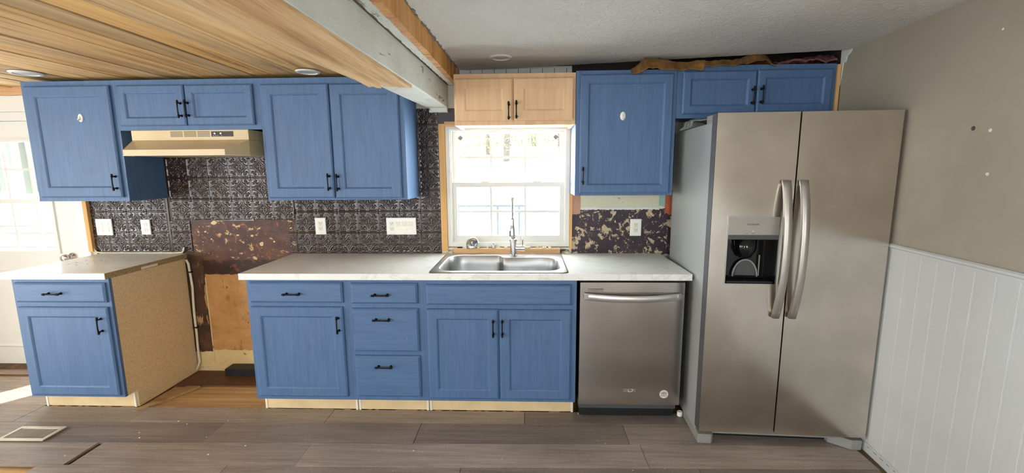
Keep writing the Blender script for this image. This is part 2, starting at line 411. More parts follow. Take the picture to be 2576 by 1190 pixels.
# range bay: bare boards and a loose hardboard sheet
for (xa, xb, ya, yb, z, mm) in ((-2.535, -1.70, -.545, -.445, -.012, 'subfloor'), (-2.535, -1.70, -.437, -.345, -.014, 'subfloor'), (-2.535, -1.70, -.337, -.2, -.016, 'subfloor'), (-2.535, -1.70, -.197, -.005, -.017, 'subfloor')):
    link('subfloor_board', B(xa, xb, ya, yb, -.034, z), mm, floor, bevel=.002)
link('subfloor_board', PR([(-2.53, -.60), (-2.50, -.60), (-2.33, -.27), (-2.43, -.27)], 2, -.012, .004), 'subfloor', floor)
o = link('hardboard_sheet', PR([(-2.53, -.26), (-2.2, -.245), (-1.70, -.255), (-1.70, -.045), (-2.53, -.02)], 2, -.011, -.004), 'hardboard')
tag(o, 'loose dark red-brown hardboard sheet on the floor of the empty range bay', 'board')
o = link('duct_boot', B(-2.262, -1.98, -.105, -.012, -.0035, .052), 'black', bevel=.006)
tag(o, 'low black box on the floor against the wall in the range bay', 'box')

# ------------------------------------------------------------------ setting: ceilings, beam
bm = B(-4.9, 2.1, -6.4, .2, 2.42, 2.5); ceil = link('ceiling', bm, 'cavity'); ceil['kind'] = 'structure'
ceil['label'] = 'low ceiling, rough boards on the left and textured drywall on the right'
link('ceiling_backing', B(-4.75, -.70, -6.3, .0, 2.135, 2.16), 'cavity', ceil)
px = [-.70, -.91, -1.06, -1.245, -1.43, -1.575, -1.73, -1.885, -2.035, -2.165, -2.31, -2.45, -2.6, -2.785]
while px[-1] > -4.6: px.append(px[-1]-random.uniform(.13, .17))
for a, b in zip(px, px[1:]):
    z = 2.112+random.uniform(-.004, .004); gap = random.choice((.002, .003, .005))
    bm = bmesh.new(); nseg = 14; k = random.uniform(-.004, .004)
    P = [(b+gap, -.005)] + [(b+gap+random.uniform(-.002, .002), -.005-6.2*i/nseg) for i in range(1, nseg+1)] + [(a-gap+random.uniform(-.002, .002), -.005-6.2*i/nseg) for i in range(nseg, -1, -1)]
    prism(bm, P, 2, z, z+.02); link('ceiling_board', bm, 'ceil_wood', ceil)
# wood splinters hanging off the boards
for k in range(18):
    x = random.uniform(-3.0, -1.2); y = random.uniform(-.75, -.36); l = random.uniform(.015, .04); a = random.uniform(0, 6)
    o = link('splinter', T([(x, y, 2.108), (x+l*.5*math.cos(a), y+l*.3*math.sin(a), 2.108-random.uniform(.004, .016)), (x+l*math.cos(a), y+l*.6*math.sin(a), 2.108-random.uniform(.002, .014))], .0009, 4), 'raw_wood', ceil)
# textured drywall on the right, torn away towards the back wall
def edge_y(x): return .0+(-.385)*((x+.43)/2.27)**1.05 if x > -.43 else 0
bm = bmesh.new(); P = []
n = 60
for k in range(n+1):
    x = -.462+(1.87+.462)*k/n
    P.append((x, min(edge_y(max(x, -.43)), -.004)+random.uniform(-.004, .004)-(.004 if k else .02)))
P += [(wall_x(-6.25), -6.25), (-.60, -6.25)]
prism(bm, P, 2, 2.185, 2.2); link('drywall_sheet', bm, 'ceil_tex', ceil)
bm = B(-.45, .75, -.35, -.001, 2.205, 2.215); link('drywall_backing', bm, 'grey_drywall', ceil)
bm = B(.75, 1.93, -.62, -.001, 2.30, 2.31); link('cavity_lining', bm, 'cavity', ceil)
# beam
def bx(y): return -.545+.033*y                          # right face of the beam
beam = thing('ceiling_beam', 'chipped white painted ceiling beam clad in rough boards beneath', 'beam', (-.65, -3, 1.93))
prof = lambda y, l: bx(y)
bm = bmesh.new()
ys = [-.004, -.35, -.9, -2, -4, -6.25]
def beamx(bm, ys, xl, xr, z0, z1):
    A = []
    for y in ys:
        A.append([bm.verts.new(p) for p in ((xl(y), y, z0), (xr(y), y, z0), (xr(y), y, z1), (xl(y), y, z1))])
    for a, b in zip(A, A[1:]):
        for i in range(4): bm.faces.new((a[i], a[(i+1) % 4], b[(i+1) % 4], b[i]))
    bm.faces.new(A[0]); bm.faces.new(A[-1]); bmesh.ops.recalc_face_normals(bm, faces=bm.faces)
beamx(bm, ys, lambda y: -.685+.08*max(y, -.9)-.0 if y > -.9 else -.757+.075*(y+.9)*.9, bx, 1.935, 2.09)
link('timber', bm, 'beam_paint', beam, bevel=.003)
bm = bmesh.new(); beamx(bm, [-.006, -.045], lambda y: -.672, lambda y: bx(y)-.001, 1.905, 1.9345); link('end_block', bm, 'beam_paint', beam)
def jag(xa, xb, ya, yb, n=10, amp=.03): return [(xa+(xb-xa)*k/n, ya+(yb-ya)*k/n+random.uniform(-amp, amp)) for k in range(n+1)]
def clad(e, xl, xr, z0, z1, n=10):
    P = list(e)+[(xr(-1.6), -1.6), (xr(-6.2), -6.2), (xl(-6.2), -6.2)]+[(xl(y)+random.uniform(-.006, .006), y) for y in (-5, -3.6, -3, -2.5, -2.2, -2.0, -1.8, -1.6, -1.45, -1.3, -1.2, -1.1)]
    bm = bmesh.new(); prism(bm, P, 2, z0, z1); return bm
rid = lambda y: -.715-.03*(y+.97)*-1*-1 if False else -.712+.034*(y+.97)*-1 if False else -.708+.033*(-(y+.97))
rid = lambda y: -.708-.033*(y+.97)*-1
link('cladding_board', clad(jag(rid(-.93)+.002, bx(-.83)-.006, -.905, -.845, 9, .012), lambda y: rid(y)+.003 if y > -3 else rid(-3)+.003, lambda y: bx(y)-.004, 1.921, 1.934), 'clad', beam)
link('cladding_board', clad(jag(-.762, rid(-.95)-.001, -.98, -.93, 8, .02), lambda y: -.752+.083*(y+.95) if y > -3 else -.752-.17, lambda y: rid(y)-.004 if y > -3 else rid(-3)-.004, 1.908, 1.932), 'clad', beam)
# ledge above the white face, then the orange boards standing on edge up to the drywall
bm = bmesh.new(); beamx(bm, ys, lambda y: bx(y)-.02, lambda y: -.474+.024*y, 2.0905, 2.103); link('ledge_board', bm, 'dark_wood', beam)
bm = bmesh.new(); n = 70; P1 = []; P2 = []
for k in range(n+1):
    y = -.03-2.3*k/n; P1.append((bx(y)+.016+random.uniform(-.003, .003), y)); P2.append((-.472+.024*y-.004+random.uniform(-.006, .004), y))
prism(bm, P1+P2[::-1], 2, 2.083, 2.0905); link('paint_strip', bm, 'beam_paint', beam)
y = -.006
while y > -2.35:
    w = random.uniform(.055, .095); ox = random.uniform(-.002, .002)
    bm = bmesh.new(); y2 = y-w+.0015
    prism(bm, [(-.474+.024*y+ox-.02, y), (-.4635+.02*y+ox, y), (-.4635+.02*y2+ox, y2), (-.474+.024*y2+ox-.02, y2)], 2, 2.079+random.uniform(-.0015, .0015), 2.183)
    link('fascia_strip', bm, 'orange_wood', beam); y -= w
bm = bmesh.new(); beamx(bm, [y, -6.25], lambda y: -.494+.024*y, lambda y: -.4635+.02*y, 2.08, 2.183); link('fascia_board', bm, 'orange_wood', beam)
bm = bmesh.new(); y = -.02
while y > -2.3:
    l = random.uniform(.006, .05); x = -.4625+.02*y; w = random.uniform(.002, .012); h = random.uniform(.002, .012)
    P = [(x, y), (x+w*random.uniform(.2, 1), y-.1*l), (x+w, y-.5*l), (x+w*random.uniform(.1, .8), y-.9*l), (x, y-l)]
    if random.random() < .75: prism(bm, P, 2, 2.183-h, 2.1848)
    y -= l*random.uniform(.7, 1.1)
link('torn_tape', bm, 'grey_drywall', beam)['kind'] = 'stuff'

# ------------------------------------------------------------------ setting: walls
DX0, DX1, DZ = -4.44, -3.315, 1.945                    # door opening in the back wall
WX0, WX1, WZ0, WZ1 = -.578, .303, .955, 1.815           # window opening
bm = bmesh.new()
def wallcell(x0, x1, z0, z1): box(bm, x0, x1, .0, .12, z0, z1)
wallcell(-4.9, DX0, -.1, 2.42); wallcell(DX0, DX1, DZ, 2.42); wallcell(DX1, WX0, -.1, 2.42)
wallcell(WX0, WX1, -.1, WZ0); wallcell(WX0, WX1, WZ1, 2.42); wallcell(WX1, 2.1, -.1, 2.42)
wb = link('wall_back', bm, 'white_wall'); wb['kind'] = 'structure'; wb['label'] = 'stripped back wall behind the cabinets'
def wp(name, x0, x1, z0, z1, d, m, rag=0, n=24):
    """a layer of the stripped wall, d thick, with ragged lower/upper edges"""
    bm = bmesh.new()
    if rag:
        lo = [(x0+(x1-x0)*k/n, z0+random.uniform(-rag, rag)) for k in range(n+1)]
        hi = [(x0+(x1-x0)*k/n, z1+random.uniform(-rag, rag)) for k in range(n, -1, -1)]
        prism(bm, lo+hi, 1, -d, -.0002)
    else: box(bm, x0, x1, -d, -.0002, z0, z1)
    return link(name, bm, m, wb)
wp('dark_underlay', -3.222, -.622, .9, 1.93, .0012, 'stain_wall')
wp('glue_layer', -2.474, -1.684, .755, 1.175, .004, 'glue_brown', .008)
wp('glue_band', -2.44, -1.684, .757, .865, .0046, 'glue_dark', .005, 90)
for (x, z, r) in ((-2.30, 1.142, .022), (-2.37, 1.075, .008), (-2.13, 1.05, .011), (-2.02, 1.045, .012), (-1.955, .985, .02), (-2.33, 1.02, .007), (-1.86, 1.0, .01), (-1.72, 1.1, .014), (-1.71, .99, .02)):
    bm = bmesh.new(); prism(bm, [(x+r*random.uniform(.6, 1.3)*math.cos(t*2*PI/9), z+r*.7*random.uniform(.6, 1.3)*math.sin(t*2*PI/9)) for t in range(9)], 1, -.005, -.001); link('paper_scrap', bm, 'cream_base', wb)
wp('stained_strip', -2.56, -2.412, .15, .915, .0062, 'stain_wall', .006, 8)
wp('tan_layer', -2.411, -1.66, .16, .757, .0025, 'tan_wall', .004)
wp('cream_layer', -2.56, -1.66, -.03, .162, .0015, 'cream_base', .006)
wp('corner_bead', -2.414, -2.405, .05, .73, .005, 'cream_base')
wp('glue_layer', .316, 1.02, .905, 1.232, .003, 'glue_purple', .006, 40)
wp('glue_layer', -.574, .30, .905, .94, .003, 'glue_purple', .004)
wp('plaster_layer', .375, .93, 1.236, 1.36, .0025, 'cream_plaster', .003)
wp('pink_board', .317, .3745, 1.195, 1.36, .006, 'pink_board', .003, 6)
wp('teal_paint', .926, .975, 1.25, 1.36, .003, 'teal', .006, 6)
wp('red_board', .968, 1.03, 1.195, 1.36, .008, 'red_sash', .01, 6)
wp('paper_edge', .32, .93, 1.228, 1.244, .005, 'spackle', .004, 50)
wp('beadboard_strip', -.44, .30, 2.09, 2.19, .006, 'wainscot')
for k in range(9): wp('bead_groove', -.39+k*.082, -.386+k*.082, 2.09, 2.19, .0065, 'dark_grey')
wp('cavity_shade_face', .305, 1.95, 2.13, 2.42, .004, 'cavity')  # dark sheet over the pale wall, painting in the shade of the ceiling gap
wp('board', -4.8, -3.225, 2.06, 2.115, .012, 'raw_wood_x', .003)
bm = B(-3.252, -3.222, -.03, -.001, .93, 2.06); link('stud_edge', bm, 'raw_wood', wb, bevel=.003)
wp('purple_patch', -.622, -.47, 1.815, 1.935, .003, 'dark_purple', .002)
# left wall with a patio door and a window, wall behind the camera with two windows; these windows are unseen, added for fill light
def wallrects(bm, rects, axis, t0, t1):
    for (a0, a1, z0, z1) in rects:
        if axis == 'x': box(bm, t0, t1, a0, a1, z0, z1)
        else: box(bm, a0, a1, t0, t1, z0, z1)
bm = bmesh.new(); wallrects(bm, [(-1.44, .2, -.1, 2.42), (-2.25, -1.44, 2.02, 2.42), (-2.25, -1.44, -.1, .1), (-1.70, -1.50, .1, 2.02), (-3.8, -2.25, -.1, 2.42), (-4.8, -3.8, -.1, .55), (-4.8, -3.8, 2.02, 2.42), (-6.4, -4.8, -.1, 2.42)], 'x', -4.85, -4.7)
wl = link('wall_left', bm, 'room_wall'); wl['kind'] = 'structure'
bm = bmesh.new(); wallrects(bm, [(-4.9, -3.15, -.1, 2.42), (-3.15, -2.25, -.1, .65), (-3.15, -2.25, 2.05, 2.42), (-2.25, -.07, -.1, 2.42), (-.07, .67, -.1, .7), (-.07, .67, 2.0, 2.42), (.67, 2.1, -.1, 2.42)], 'y', -6.4, -6.25)
wf = link('wall_front', bm, 'room_wall'); wf['kind'] = 'structure'
# right wall, 5 degrees off square; local y runs along it
bm = bmesh.new()
for (a, b, c, d) in ((-4.35, .05, -.1, 2.42), (-4.78, -4.35, -.1, .3), (-4.78, -4.35, 2.0, 2.42), (-6.5, -4.78, -.1, 2.42)): box(bm, 0, .15, a, b, c, d)
wr = link('wall_right', bm, 'taupe', None, (1.9033, 0, 0)); wr.rotation_euler = (0, 0, -math.atan(.088)); wr['kind'] = 'structure'
wr['label'] = 'taupe painted right wall over white beadboard'
prof = [(0, 0), (-.0066, 0), (-.007, -.001), (-.007, -.081), (-.0058, -.083), (-.0066, -.0855), (-.0056, -.0885), (-.0064, -.0903), (0, -.0903)]
bm = bmesh.new(); prism(bm, prof, 2, .045, 1.10); me = bpy.data.meshes.new('beadboard'); bm.to_mesh(me); bm.free(); me.materials.append(M['wainscot'])
for k in range(62):
    if not 4.25 < .84+.0903*k < 4.78: linkme('beadboard', me, wr, (0, -.84-.0903*k, 0))
bm = bmesh.new(); prism(bm, [(0, 1.098), (-.011, 1.098), (-.011, 1.112), (-.018, 1.118), (-.018, 1.127), (-.010, 1.134), (0, 1.134)], 1, -4.3, -.30); link('cap_rail', bm, 'wainscot', wr)
bm = B(-.014, 0, -.838, -.30, .0, 1.098); link('end_board', bm, 'wainscot', wr, bevel=.002)
bm = B(-.017, 0, -.868, -.838, .06, 1.098); link('corner_bead', bm, 'wainscot', wr, bevel=.003)
bm = B(-.012, 0, -6.3, -.84, .0005, .052); bb = link('baseboard_right', bm, 'wainscot', wr, bevel=.003)
bm = bmesh.new()
for k in range(18): box(bm, -.0125, -.0118, -.92-k*.048-.026*random.uniform(.4, 1), -.92-k*.048, .036, .039)
link('nail_slots', bm, 'dark_grey', wr)['kind'] = 'stuff'
for (yy, zz, r, mm) in ((-1.265, 1.662, .008, 'text_dark'), (-1.34, 1.648, .006, 'spackle'), (-1.355, 1.481, .006, 'spackle'), (-1.33, 2.02, .004, 'spackle')):
    link('wall_scar', L([(.0001, -.0015), (r, -.0015), (r*1.2, 0)], (0, yy, zz), 'x', 10), mm, wr)
link('cavity_shade_side', B(-.003, 0, -.33, .0, 2.125, 2.41), 'cavity', wr)  # the gap's shade put in as a dark sheet on the taupe wall
bm = bmesh.new(); prism(bm, [(-.315, 2.2), (-.44, 2.2), (-.40, 2.165), (-.375, 2.155), (-.368, 2.125), (-.345, 2.12), (-.34, 2.09), (-.335, 2.03), (-.327, 2.0), (-.32, 2.08)], 0, -.004, 0); link('torn_drywall', bm, 'spackle', wr)

# ------------------------------------------------------------------ pressed backsplash panels
TW = .1525
def th(u, v):
    h = 0.0
    def ridge(d, w, a):
        d = abs(d)/w
        return a*(1-d*d)**.6 if d < 1 else 0
    for (p, q) in ((u, v), (v, u)):
        for e in (0, 1):
            if .10 < q < .90: h = max(h, ridge(p-e, .055, .0052)); 
            if .10 < q < .90: h = max(h, ridge(abs(p-e)-.085, .018, .0016))
    for cx in (0, 1):
        for cy in (0, 1):
            r = math.hypot(u-cx, v-cy)
            h = max(h, ridge(r, .05, .0055), ridge(r-.53, .03, .0042), ridge(r-.46, .028, .0036))
            sx, sy = (1 if cx == 0 else -1), (1 if cy == 0 else -1)
            for (a, b, rr) in ((.20, .20, .05), (.27, .155, .042), (.155, .27, .042), (.285, .285, .045), (.24, .10, .02), (.10, .24, .02)):
                h = max(h, ridge(math.hypot(u-cx-sx*a, v-cy-sy*b), rr, .0055))
    for a in range(4):
        an = PI/4+a*PI/2
        for rr, R in ((.085, .04), (.165, .028)): h = max(h, ridge(math.hypot(u-.5-math.cos(an if rr < .1 else an+PI/4)*rr, v-.5-math.sin(an if rr < .1 else an+PI/4)*rr), R, .0052))
    h = max(h, ridge(math.hypot(u-.5, v-.5), .025, .004))
    return h
_tiles = {}
def tile(parent, x, z, u0=0, u1=1, v0=0, v1=1, y=-.003):
    key = tuple(round(t, 2) for t in (u0, u1, v0, v1))
    if key not in _tiles:
        R = 56; nu = max(2, int(R*(u1-u0))); nv = max(2, int(R*(v1-v0)))
        vs = []; fs = []
        for j in range(nv+1):
            for i in range(nu+1):
                u = u0+(u1-u0)*i/nu; v = v0+(v1-v0)*j/nv
                vs.append((u*TW, -th(u, v), v*TW))
        for j in range(nv):
            for i in range(nu):
                a = j*(nu+1)+i; fs.append((a, a+1, a+nu+2, a+nu+1))
        # thickness: back skirt
        k0 = len(vs)
        for (i, j) in ((0, 0), (nu, 0), (nu, nv), (0, nv)):
            p = vs[j*(nu+1)+i]; vs.append((p[0], .0025, p[2]))
        bo = [i for i in range(nu+1)]; ri = [j*(nu+1)+nu for j in range(nv+1)]; to = [nv*(nu+1)+i for i in range(nu, -1, -1)]; le = [j*(nu+1) for j in range(nv, -1, -1)]
        fs += [tuple(bo[::-1])+(k0, k0+1), tuple(ri[::-1])+(k0+1, k0+2), tuple(to[::-1])+(k0+2, k0+3), tuple(le[::-1])+(k0+3, k0)]
        fs.append((k0+3, k0+2, k0+1, k0))
        me = bpy.data.meshes.new('tile'); me.from_pydata(vs, [], fs); me.polygons.foreach_set('use_smooth', [True]*(nu*nv)+[False]*(len(fs)-nu*nv))
        me.materials.append(M['tile']); _tiles[key] = me
    o = linkme('tile', _tiles[key], parent); o.location = Vector((x, y, z))-parent.location
    return o
p1 = thing('backsplash_panel', 'dark bronze pressed backsplash beside the door, behind the small left counter', 'backsplash', (-2.95, -.001, .927))
for r in range(3):
    z = .921+r*TW
    for k, (x, u0) in enumerate(((-3.256, .2), (-3.1035, 0), (-2.951, 0), (-2.7985, 0))): tile(p1, x, z, u0, 1, 0, 1 if r < 2 else .75)
for r in range(2): tile(p1, -2.628, .921+r*TW, 0, 1, 0, 1 if r == 0 else .54, -.0045)
link('seam_strip', B(-2.646, -2.628, -.006, -.001, .927, 1.325), 'tile', p1)
p2 = thing('backsplash_panel', 'dark bronze pressed backsplash panel under the range hood', 'backsplash', (-2.15, -.001, 1.16))
for r in range(4):
    for k in range(6): tile(p2, -2.603+k*TW, 1.162+r*TW, 0, 1, 0, 1 if r < 3 else .98, -.0065)
link('seam_strip', B(-2.605, -1.99, -.011, -.004, 1.1575, 1.1665), 'tile', p2, bevel=.002)
p3 = thing('backsplash_panel', 'dark bronze pressed backsplash running from the range bay to the window', 'backsplash', (-1.15, -.001, .927))
for r in range(3):
    for k in range(7):
        if k == 6: continue
        tile(p3, -1.684+k*TW, .916+r*.1525, 0, 1, 0, 1 if r < 2 else .8)
for r in range(7): tile(p3, -.768, .916+r*.1515, 0, .95, 0, 1 if r < 6 else .72, -.004)
for r in range(2): tile(p3, -1.74-TW*.63, .916+r*.1525, .63, .99, 0, 1 if r == 0 else .5)

# ------------------------------------------------------------------ window over the sink
win = thing('window_1', 'white double-hung window with divided panes over the sink', None, (-.14, 0, WZ0), kind='structure')
def frame_ring(x0, x1, z0, z1, y0, y1, wl_, wr_, wb_, wt_):
    bm = bmesh.new(); box(bm, x0, x0+wl_, y0, y1, z0, z1); box(bm, x1-wr_, x1, y0, y1, z0, z1)
    box(bm, x0+wl_, x1-wr_, y0, y1, z0, z0+wb_); box(bm, x0+wl_, x1-wr_, y0, y1, z1-wt_, z1); return bm
link('frame', frame_ring(WX0+.004, WX1-.004, WZ0+.008, WZ1-.004, -.002, .10, .030, .030, .028, .02), 'vinyl', win, bevel=.004)
link('frame_stop', frame_ring(WX0+.030, WX1-.030, WZ0+.03, WZ1-.02, .012, .095, .012, .012, .012, .012), 'vinyl', win, bevel=.002)
sx0, sx1 = WX0+.042, WX1-.042
def sash(z0, z1, y0, bot, topw, side=.030):
    s = link('sash', frame_ring(sx0, sx1, z0, z1, y0, y0+.03, side, side, bot, topw), 'vinyl', win, bevel=.003)
    gx0, gx1, gz0, gz1 = sx0+side, sx1-side, z0+bot, z1-topw
    zm = (gz0+gz1)/2 if y0 > .04 else gz0+(gz1-gz0)*.495
    xs = [gx0+(gx1-gx0)*k/3 for k in range(4)]; zs = [gz0, zm, gz1]
    for k in (1, 2): link('muntin', B(xs[k]-.008, xs[k]+.008, y0+.008, y0+.022, gz0, gz1), 'vinyl', s, (0, 0, 0), bevel=.002)
    for a, b in zip(xs, xs[1:]): link('muntin', B(a+.008, b-.008, y0+.009, y0+.021, zm-.008, zm+.008), 'vinyl', s, (0, 0, 0), bevel=.002)
    for a, b in zip(xs, xs[1:]):
        for c, d in zip(zs, zs[1:]): link('pane', B(a, b, y0+.014, y0+.017, c, d), 'glass', s, (0, 0, 0))
    return s, (gx0, gx1, gz0, gz1)
s1, g1 = sash(1.405, 1.795, .058, .028, .026)
s2, g2 = sash(.985, 1.422, .022, .055, .032)
for x in (-.30, .07): link('sash_lock', B(x-.028, x+.028, .006, .05, 1.4215, 1.432), 'vinyl', win, bevel=.004)
for cx in (g1[0]+.028, g1[1]-.028):
    bm = bmesh.new(); prism(bm, [(cx-.02, g1[3]-.03), (cx, g1[3]-.05), (cx+.02, g1[3]-.03), (cx, g1[3]-.01)], 1, .069, .0712); link('diamond_sticker', bm, 'text_grey', win)
# raw wood around the opening
link('jamb_board', B(-.618, WX0+.002, -.012, .11, .93, 1.83), 'raw_wood', win, bevel=.004)
link('jamb_board', B(WX1-.002, .318, -.010, .11, .945, 1.83), 'raw_wood', win, bevel=.003)
link('head_board', B(-.578, .303, -.006, .11, WZ1-.004, 1.845), 'raw_wood_x', win)
link('sill_board', B(-.53, .232, -.04, .10, .9165, .953), 'raw_wood_x', win, bevel=.003)
bm = bmesh.new()
for k in range(60):
    x = random.uniform(-.6, .30); w = random.uniform(.006, .025); z = .9535 if -.53 < x < .21 else .916
    box(bm, x, x+w, -.03+random.uniform(-.012, .03), -.02+random.uniform(.01, .03), z, z+random.uniform(.003, .012))
link('plaster_crumbs', bm, 'cream_plaster', win)['kind'] = 'stuff'
# items on the sill
st = thing('sink_strainer', 'round grey metal sink strainer lying tilted on the window sill', 'strainer', (-.395, -.022, .955))
bm = L([(.008, -.014), (.03, -.012), (.043, 0), (.046, .006), (.04, .008), (.034, .003), (.01, .002)], (0, 0, 0), 'z', 24)
o = link('basket', bm, 'chrome', st, (0.0, 0.0, .034), smooth=True); o.rotation_euler = (math.radians(52), math.radians(-22), 0)
bm = L([(.006, .0), (.006, .010), (.003, .012)], (0, 0, 0), 'z', 10); o2 = link('knob', bm, 'chrome', o, (0, 0, .003))
st = thing('metal_rod', 'thin grey rod with a black tip lying on the window sill', 'rod', (-.35, -.012, .957))
link('shaft', T([(-.47, -.012, .958), (-.25, -.012, .960)], .0035, 8), 'grey_plastic', st); link('tip', T([(-.505, -.012, .958), (-.47, -.012, .958)], .005, 8), 'black', st)
o = link('metal_cup', L([(.014, 0), (.016, .002), (.016, .026), (.014, .028), (.010, .028), (.010, .006)], (-.243, -.016, .9535), 'z', 20), 'chrome', smooth=False)
tag(o, 'small brushed metal cap standing on the sill left of the faucet', 'cap')

# ------------------------------------------------------------------ glass door at the far left
door = thing('door_1', 'white glazed back door left of the small counter', None, (-3.9, 0, 0), kind='structure')
link('casing', B(DX1, -3.253, -.018, -.0005, 0, 2.0), 'white_paint', door, bevel=.003)
link('casing', B(-4.52, -3.253, -.016, -.0005, DZ+.002, 2.055), 'white_paint', door, bevel=.003)
link('casing', B(-4.50, DX0, -.018, -.0005, 0, DZ), 'white_paint', door, bevel=.003)
link('jamb', B(-3.372, DX1-.001, .0, .12, 0.0, DZ), 'white_paint', door, bevel=.002)
link('jamb', B(DX0+.001, -4.39, .0, .12, 0.0, DZ), 'white_paint', door, bevel=.002)
link('head_jamb', B(-4.39, -3.372, .0, .12, DZ-.06, DZ-.001), 'white_paint', door, bevel=.002)
link('threshold', B(-4.39, -3.372, -.03, .12, 0.001, .022), 'dark_wood', door, bevel=.003)
lx0, lx1 = -4.385, -3.376
leaf = link('door_leaf', frame_ring(lx0, lx1, .024, DZ-.064, .022, .062, .165, .145, .885, .125), 'white_paint', door, bevel=.003)
for (a, b) in ((-4.24, -3.92), (-3.84, -3.52)):
    bm = bmesh.new(); r = (a, b, .16, .78)
    loops(bm, [ins(r, 0, .022), ins(r, .012, .015), ins(r, .03, .0205)]); link('raised_panel', bm, 'white_paint', leaf, (0, 0, 0))
gx0, gx1, gz0, gz1 = lx0+.165, lx1-.145, .909, DZ-.189
link('glazing_bead', frame_ring(gx0-.001, gx1+.001, gz0-.001, gz1+.001, .010, .022, .022, .022, .022, .022), 'white_paint', leaf, (0, 0, 0), bevel=.004)
link('meeting_rail', B(gx0, gx1, .03, .05, 1.288, 1.318), 'white_paint', leaf, (0, 0, 0), bevel=.003)
xs = [gx0]+[-4.05, -3.862, -3.676]+[gx1]; zs = [gz0, 1.115, 1.29, 1.538, gz1]
for x in xs[1:-1]: link('muntin', B(x-.008, x+.008, .034, .046, gz0, gz1), 'white_paint', leaf, (0, 0, 0))
for z in (1.115, 1.538): link('muntin', B(gx0, gx1, .035, .045, z-.007, z+.007), 'white_paint', leaf, (0, 0, 0))
for a, b in zip(xs, xs[1:]):
    for c, d in zip(zs, zs[1:]): link('pane', B(a, b, .039, .042, c, d), 'glass', leaf, (0, 0, 0))
kb = link('door_knob', L([(.028, .022), (.028, .016), (.011, .012), (.011, -.016), (.026, -.024), (.03, -.038), (.026, -.05), (.012, -.056)], (-3.438, 0, .885), 'y', 24), 'chrome', leaf, (0, 0, 0), smooth=True)

# ------------------------------------------------------------------ cabinets
def slab_front(name, r, y, parent, m='blue_h', ch=.011, t=.019):
    bm = bmesh.new(); loops(bm, [ins(r, 0, y+t), ins(r, 0, y+ch*.75), ins(r, ch*.35, y+ch*.45), ins(r, ch, y)], True, True)
    return link(name, bm, m, parent)
def shaker(name, r, y, parent, m='blue', fw=.056, t=.019, inner=.011, dep=.009):
    bm = bmesh.new()
    loops(bm, [ins(r, 0, y+t), ins(r, 0, y+.007), ins(r, .003, y+.004), ins(r, .009, y), ins(r, fw, y), ins(r, fw+inner*.6, y+dep*.45), ins(r, fw+inner, y+dep)], False, True)
    d = link(name, bm, m, parent)
    rp = ins(r, fw+inner-.001, 0); bm = B(rp[0], rp[1], y+dep-.0002, y+t-.002, rp[2], rp[3])
    link('panel', bm, m, d, (0, 0, 0)); return d
def pull_mesh():
    bm = bmesh.new()
    for s in (-1, 1):
        lathe(bm, [(.0078, 0), (.0078, -.003), (.0045, -.006), (.0045, -.022), (.0065, -.0245)], (s*.038, 0, 0), 'y', 12)
        lathe(bm, [(.0015, -.0085), (.005, -.0065), (.0068, -.001), (.005, .005), (.0015, .0075)], (s*.0475, -.026, 0), 'x', 12)
        lathe(bm, [(.0068, -.003), (.0078, 0), (.0068, .003)], (s*.040, -.026, 0), 'x', 12)
    tube(bm, [(-.042, -.026, 0), (-.026, -.0285, 0), (0, -.0295, 0), (.026, -.0285, 0), (.042, -.026, 0)], [.005, .0042, .0038, .0042, .005], 10)
    me = bpy.data.meshes.new('bar_pull'); bm.to_mesh(me); bm.free(); me.polygons.foreach_set('use_smooth', [True]*len(me.polygons)); me.materials.append(M['iron']); return me
PULL = pull_mesh()
def pull(parent, x, y, z, vert=False, tilt=0): return linkme('handle', PULL, parent, (x, y, z), (0, PI/2+tilt if vert else tilt, 0))
BF, BD = -.618, -.637                                   # base face-frame plane and door plane
def base_cabinet(label, x0, x1, group='blue base cabinets'):
    t = thing('base_cabinet', label, 'cabinet', ((x0+x1)/2, -.3, 0), None, group)
    pr = [(-.012, -.008), (-.53, -.008), (-.53, .105), (-.60, .105), (-.60, .8755), (-.012, .8755)]
    for a in (x0+.001, x1-.017):
        bm = bmesh.new(); prism(bm, pr, 0, a, a+.016); link('side_panel', bm, 'particle', t)
    link('bottom_panel', B(x0+.017, x1-.017, -.6, -.02, .105, .121), 'particle', t)
    link('back_panel', B(x0+.017, x1-.017, -.02, -.013, .121, .87), 'particle', t)
    link('toe_kick', B(x0+.012, x1-.012, -.545, -.531, .002, .104), 'toe', t)
    for a in (x0+.002, x1-.018): link('edge_strip', B(a, a+.012, -.548, -.530, -.004, .104), 'edge_band', t)
    return t
def face_frame(t, x0, x1, y, z0, z1, m='blue'):
    return link('face_frame', B(x0, x1, y, y+.018, z0, z1), m, t, bevel=.002)
c = base_cabinet('single blue base cabinet with bare tan side, beside the glass door', -3.156, -2.542)
face_frame(c, -3.156, -2.542, BF, .105, .8755)
d = slab_front('drawer', (-3.132, -2.560, .727, .850), BD, c); pull(d, -2.872, BD, .786)
d = shaker('door', (-3.130, -2.562, .122, .697), BD, c); pull(d, -2.607, BD, .588, True)
bm = bmesh.new(); prism(bm, [(-.6, .10), (-.02, .0), (-.02, .876), (-.6, .876)], 0, -2.5425, -2.542)
bm.free()
xa = -1.689
c = base_cabinet('blue base cabinet with one drawer over one door, right of the range bay', xa, xa+.61)
face_frame(c, xa, xa+.6095, BF, .105, .8755)
d = slab_front('drawer', (-1.664, -1.100, .731, .857), BD, c); pull(d, -1.398, BD, .789)
d = shaker('door', (-1.668, -1.106, .130, .705), BD, c); pull(d, -1.134, BD, .600, True)
xb = xa+.61
c = base_cabinet('narrow blue base cabinet with three stacked drawers', xb, xb+.457)
face_frame(c, xb, xb+.4565, BF, .105, .8755)
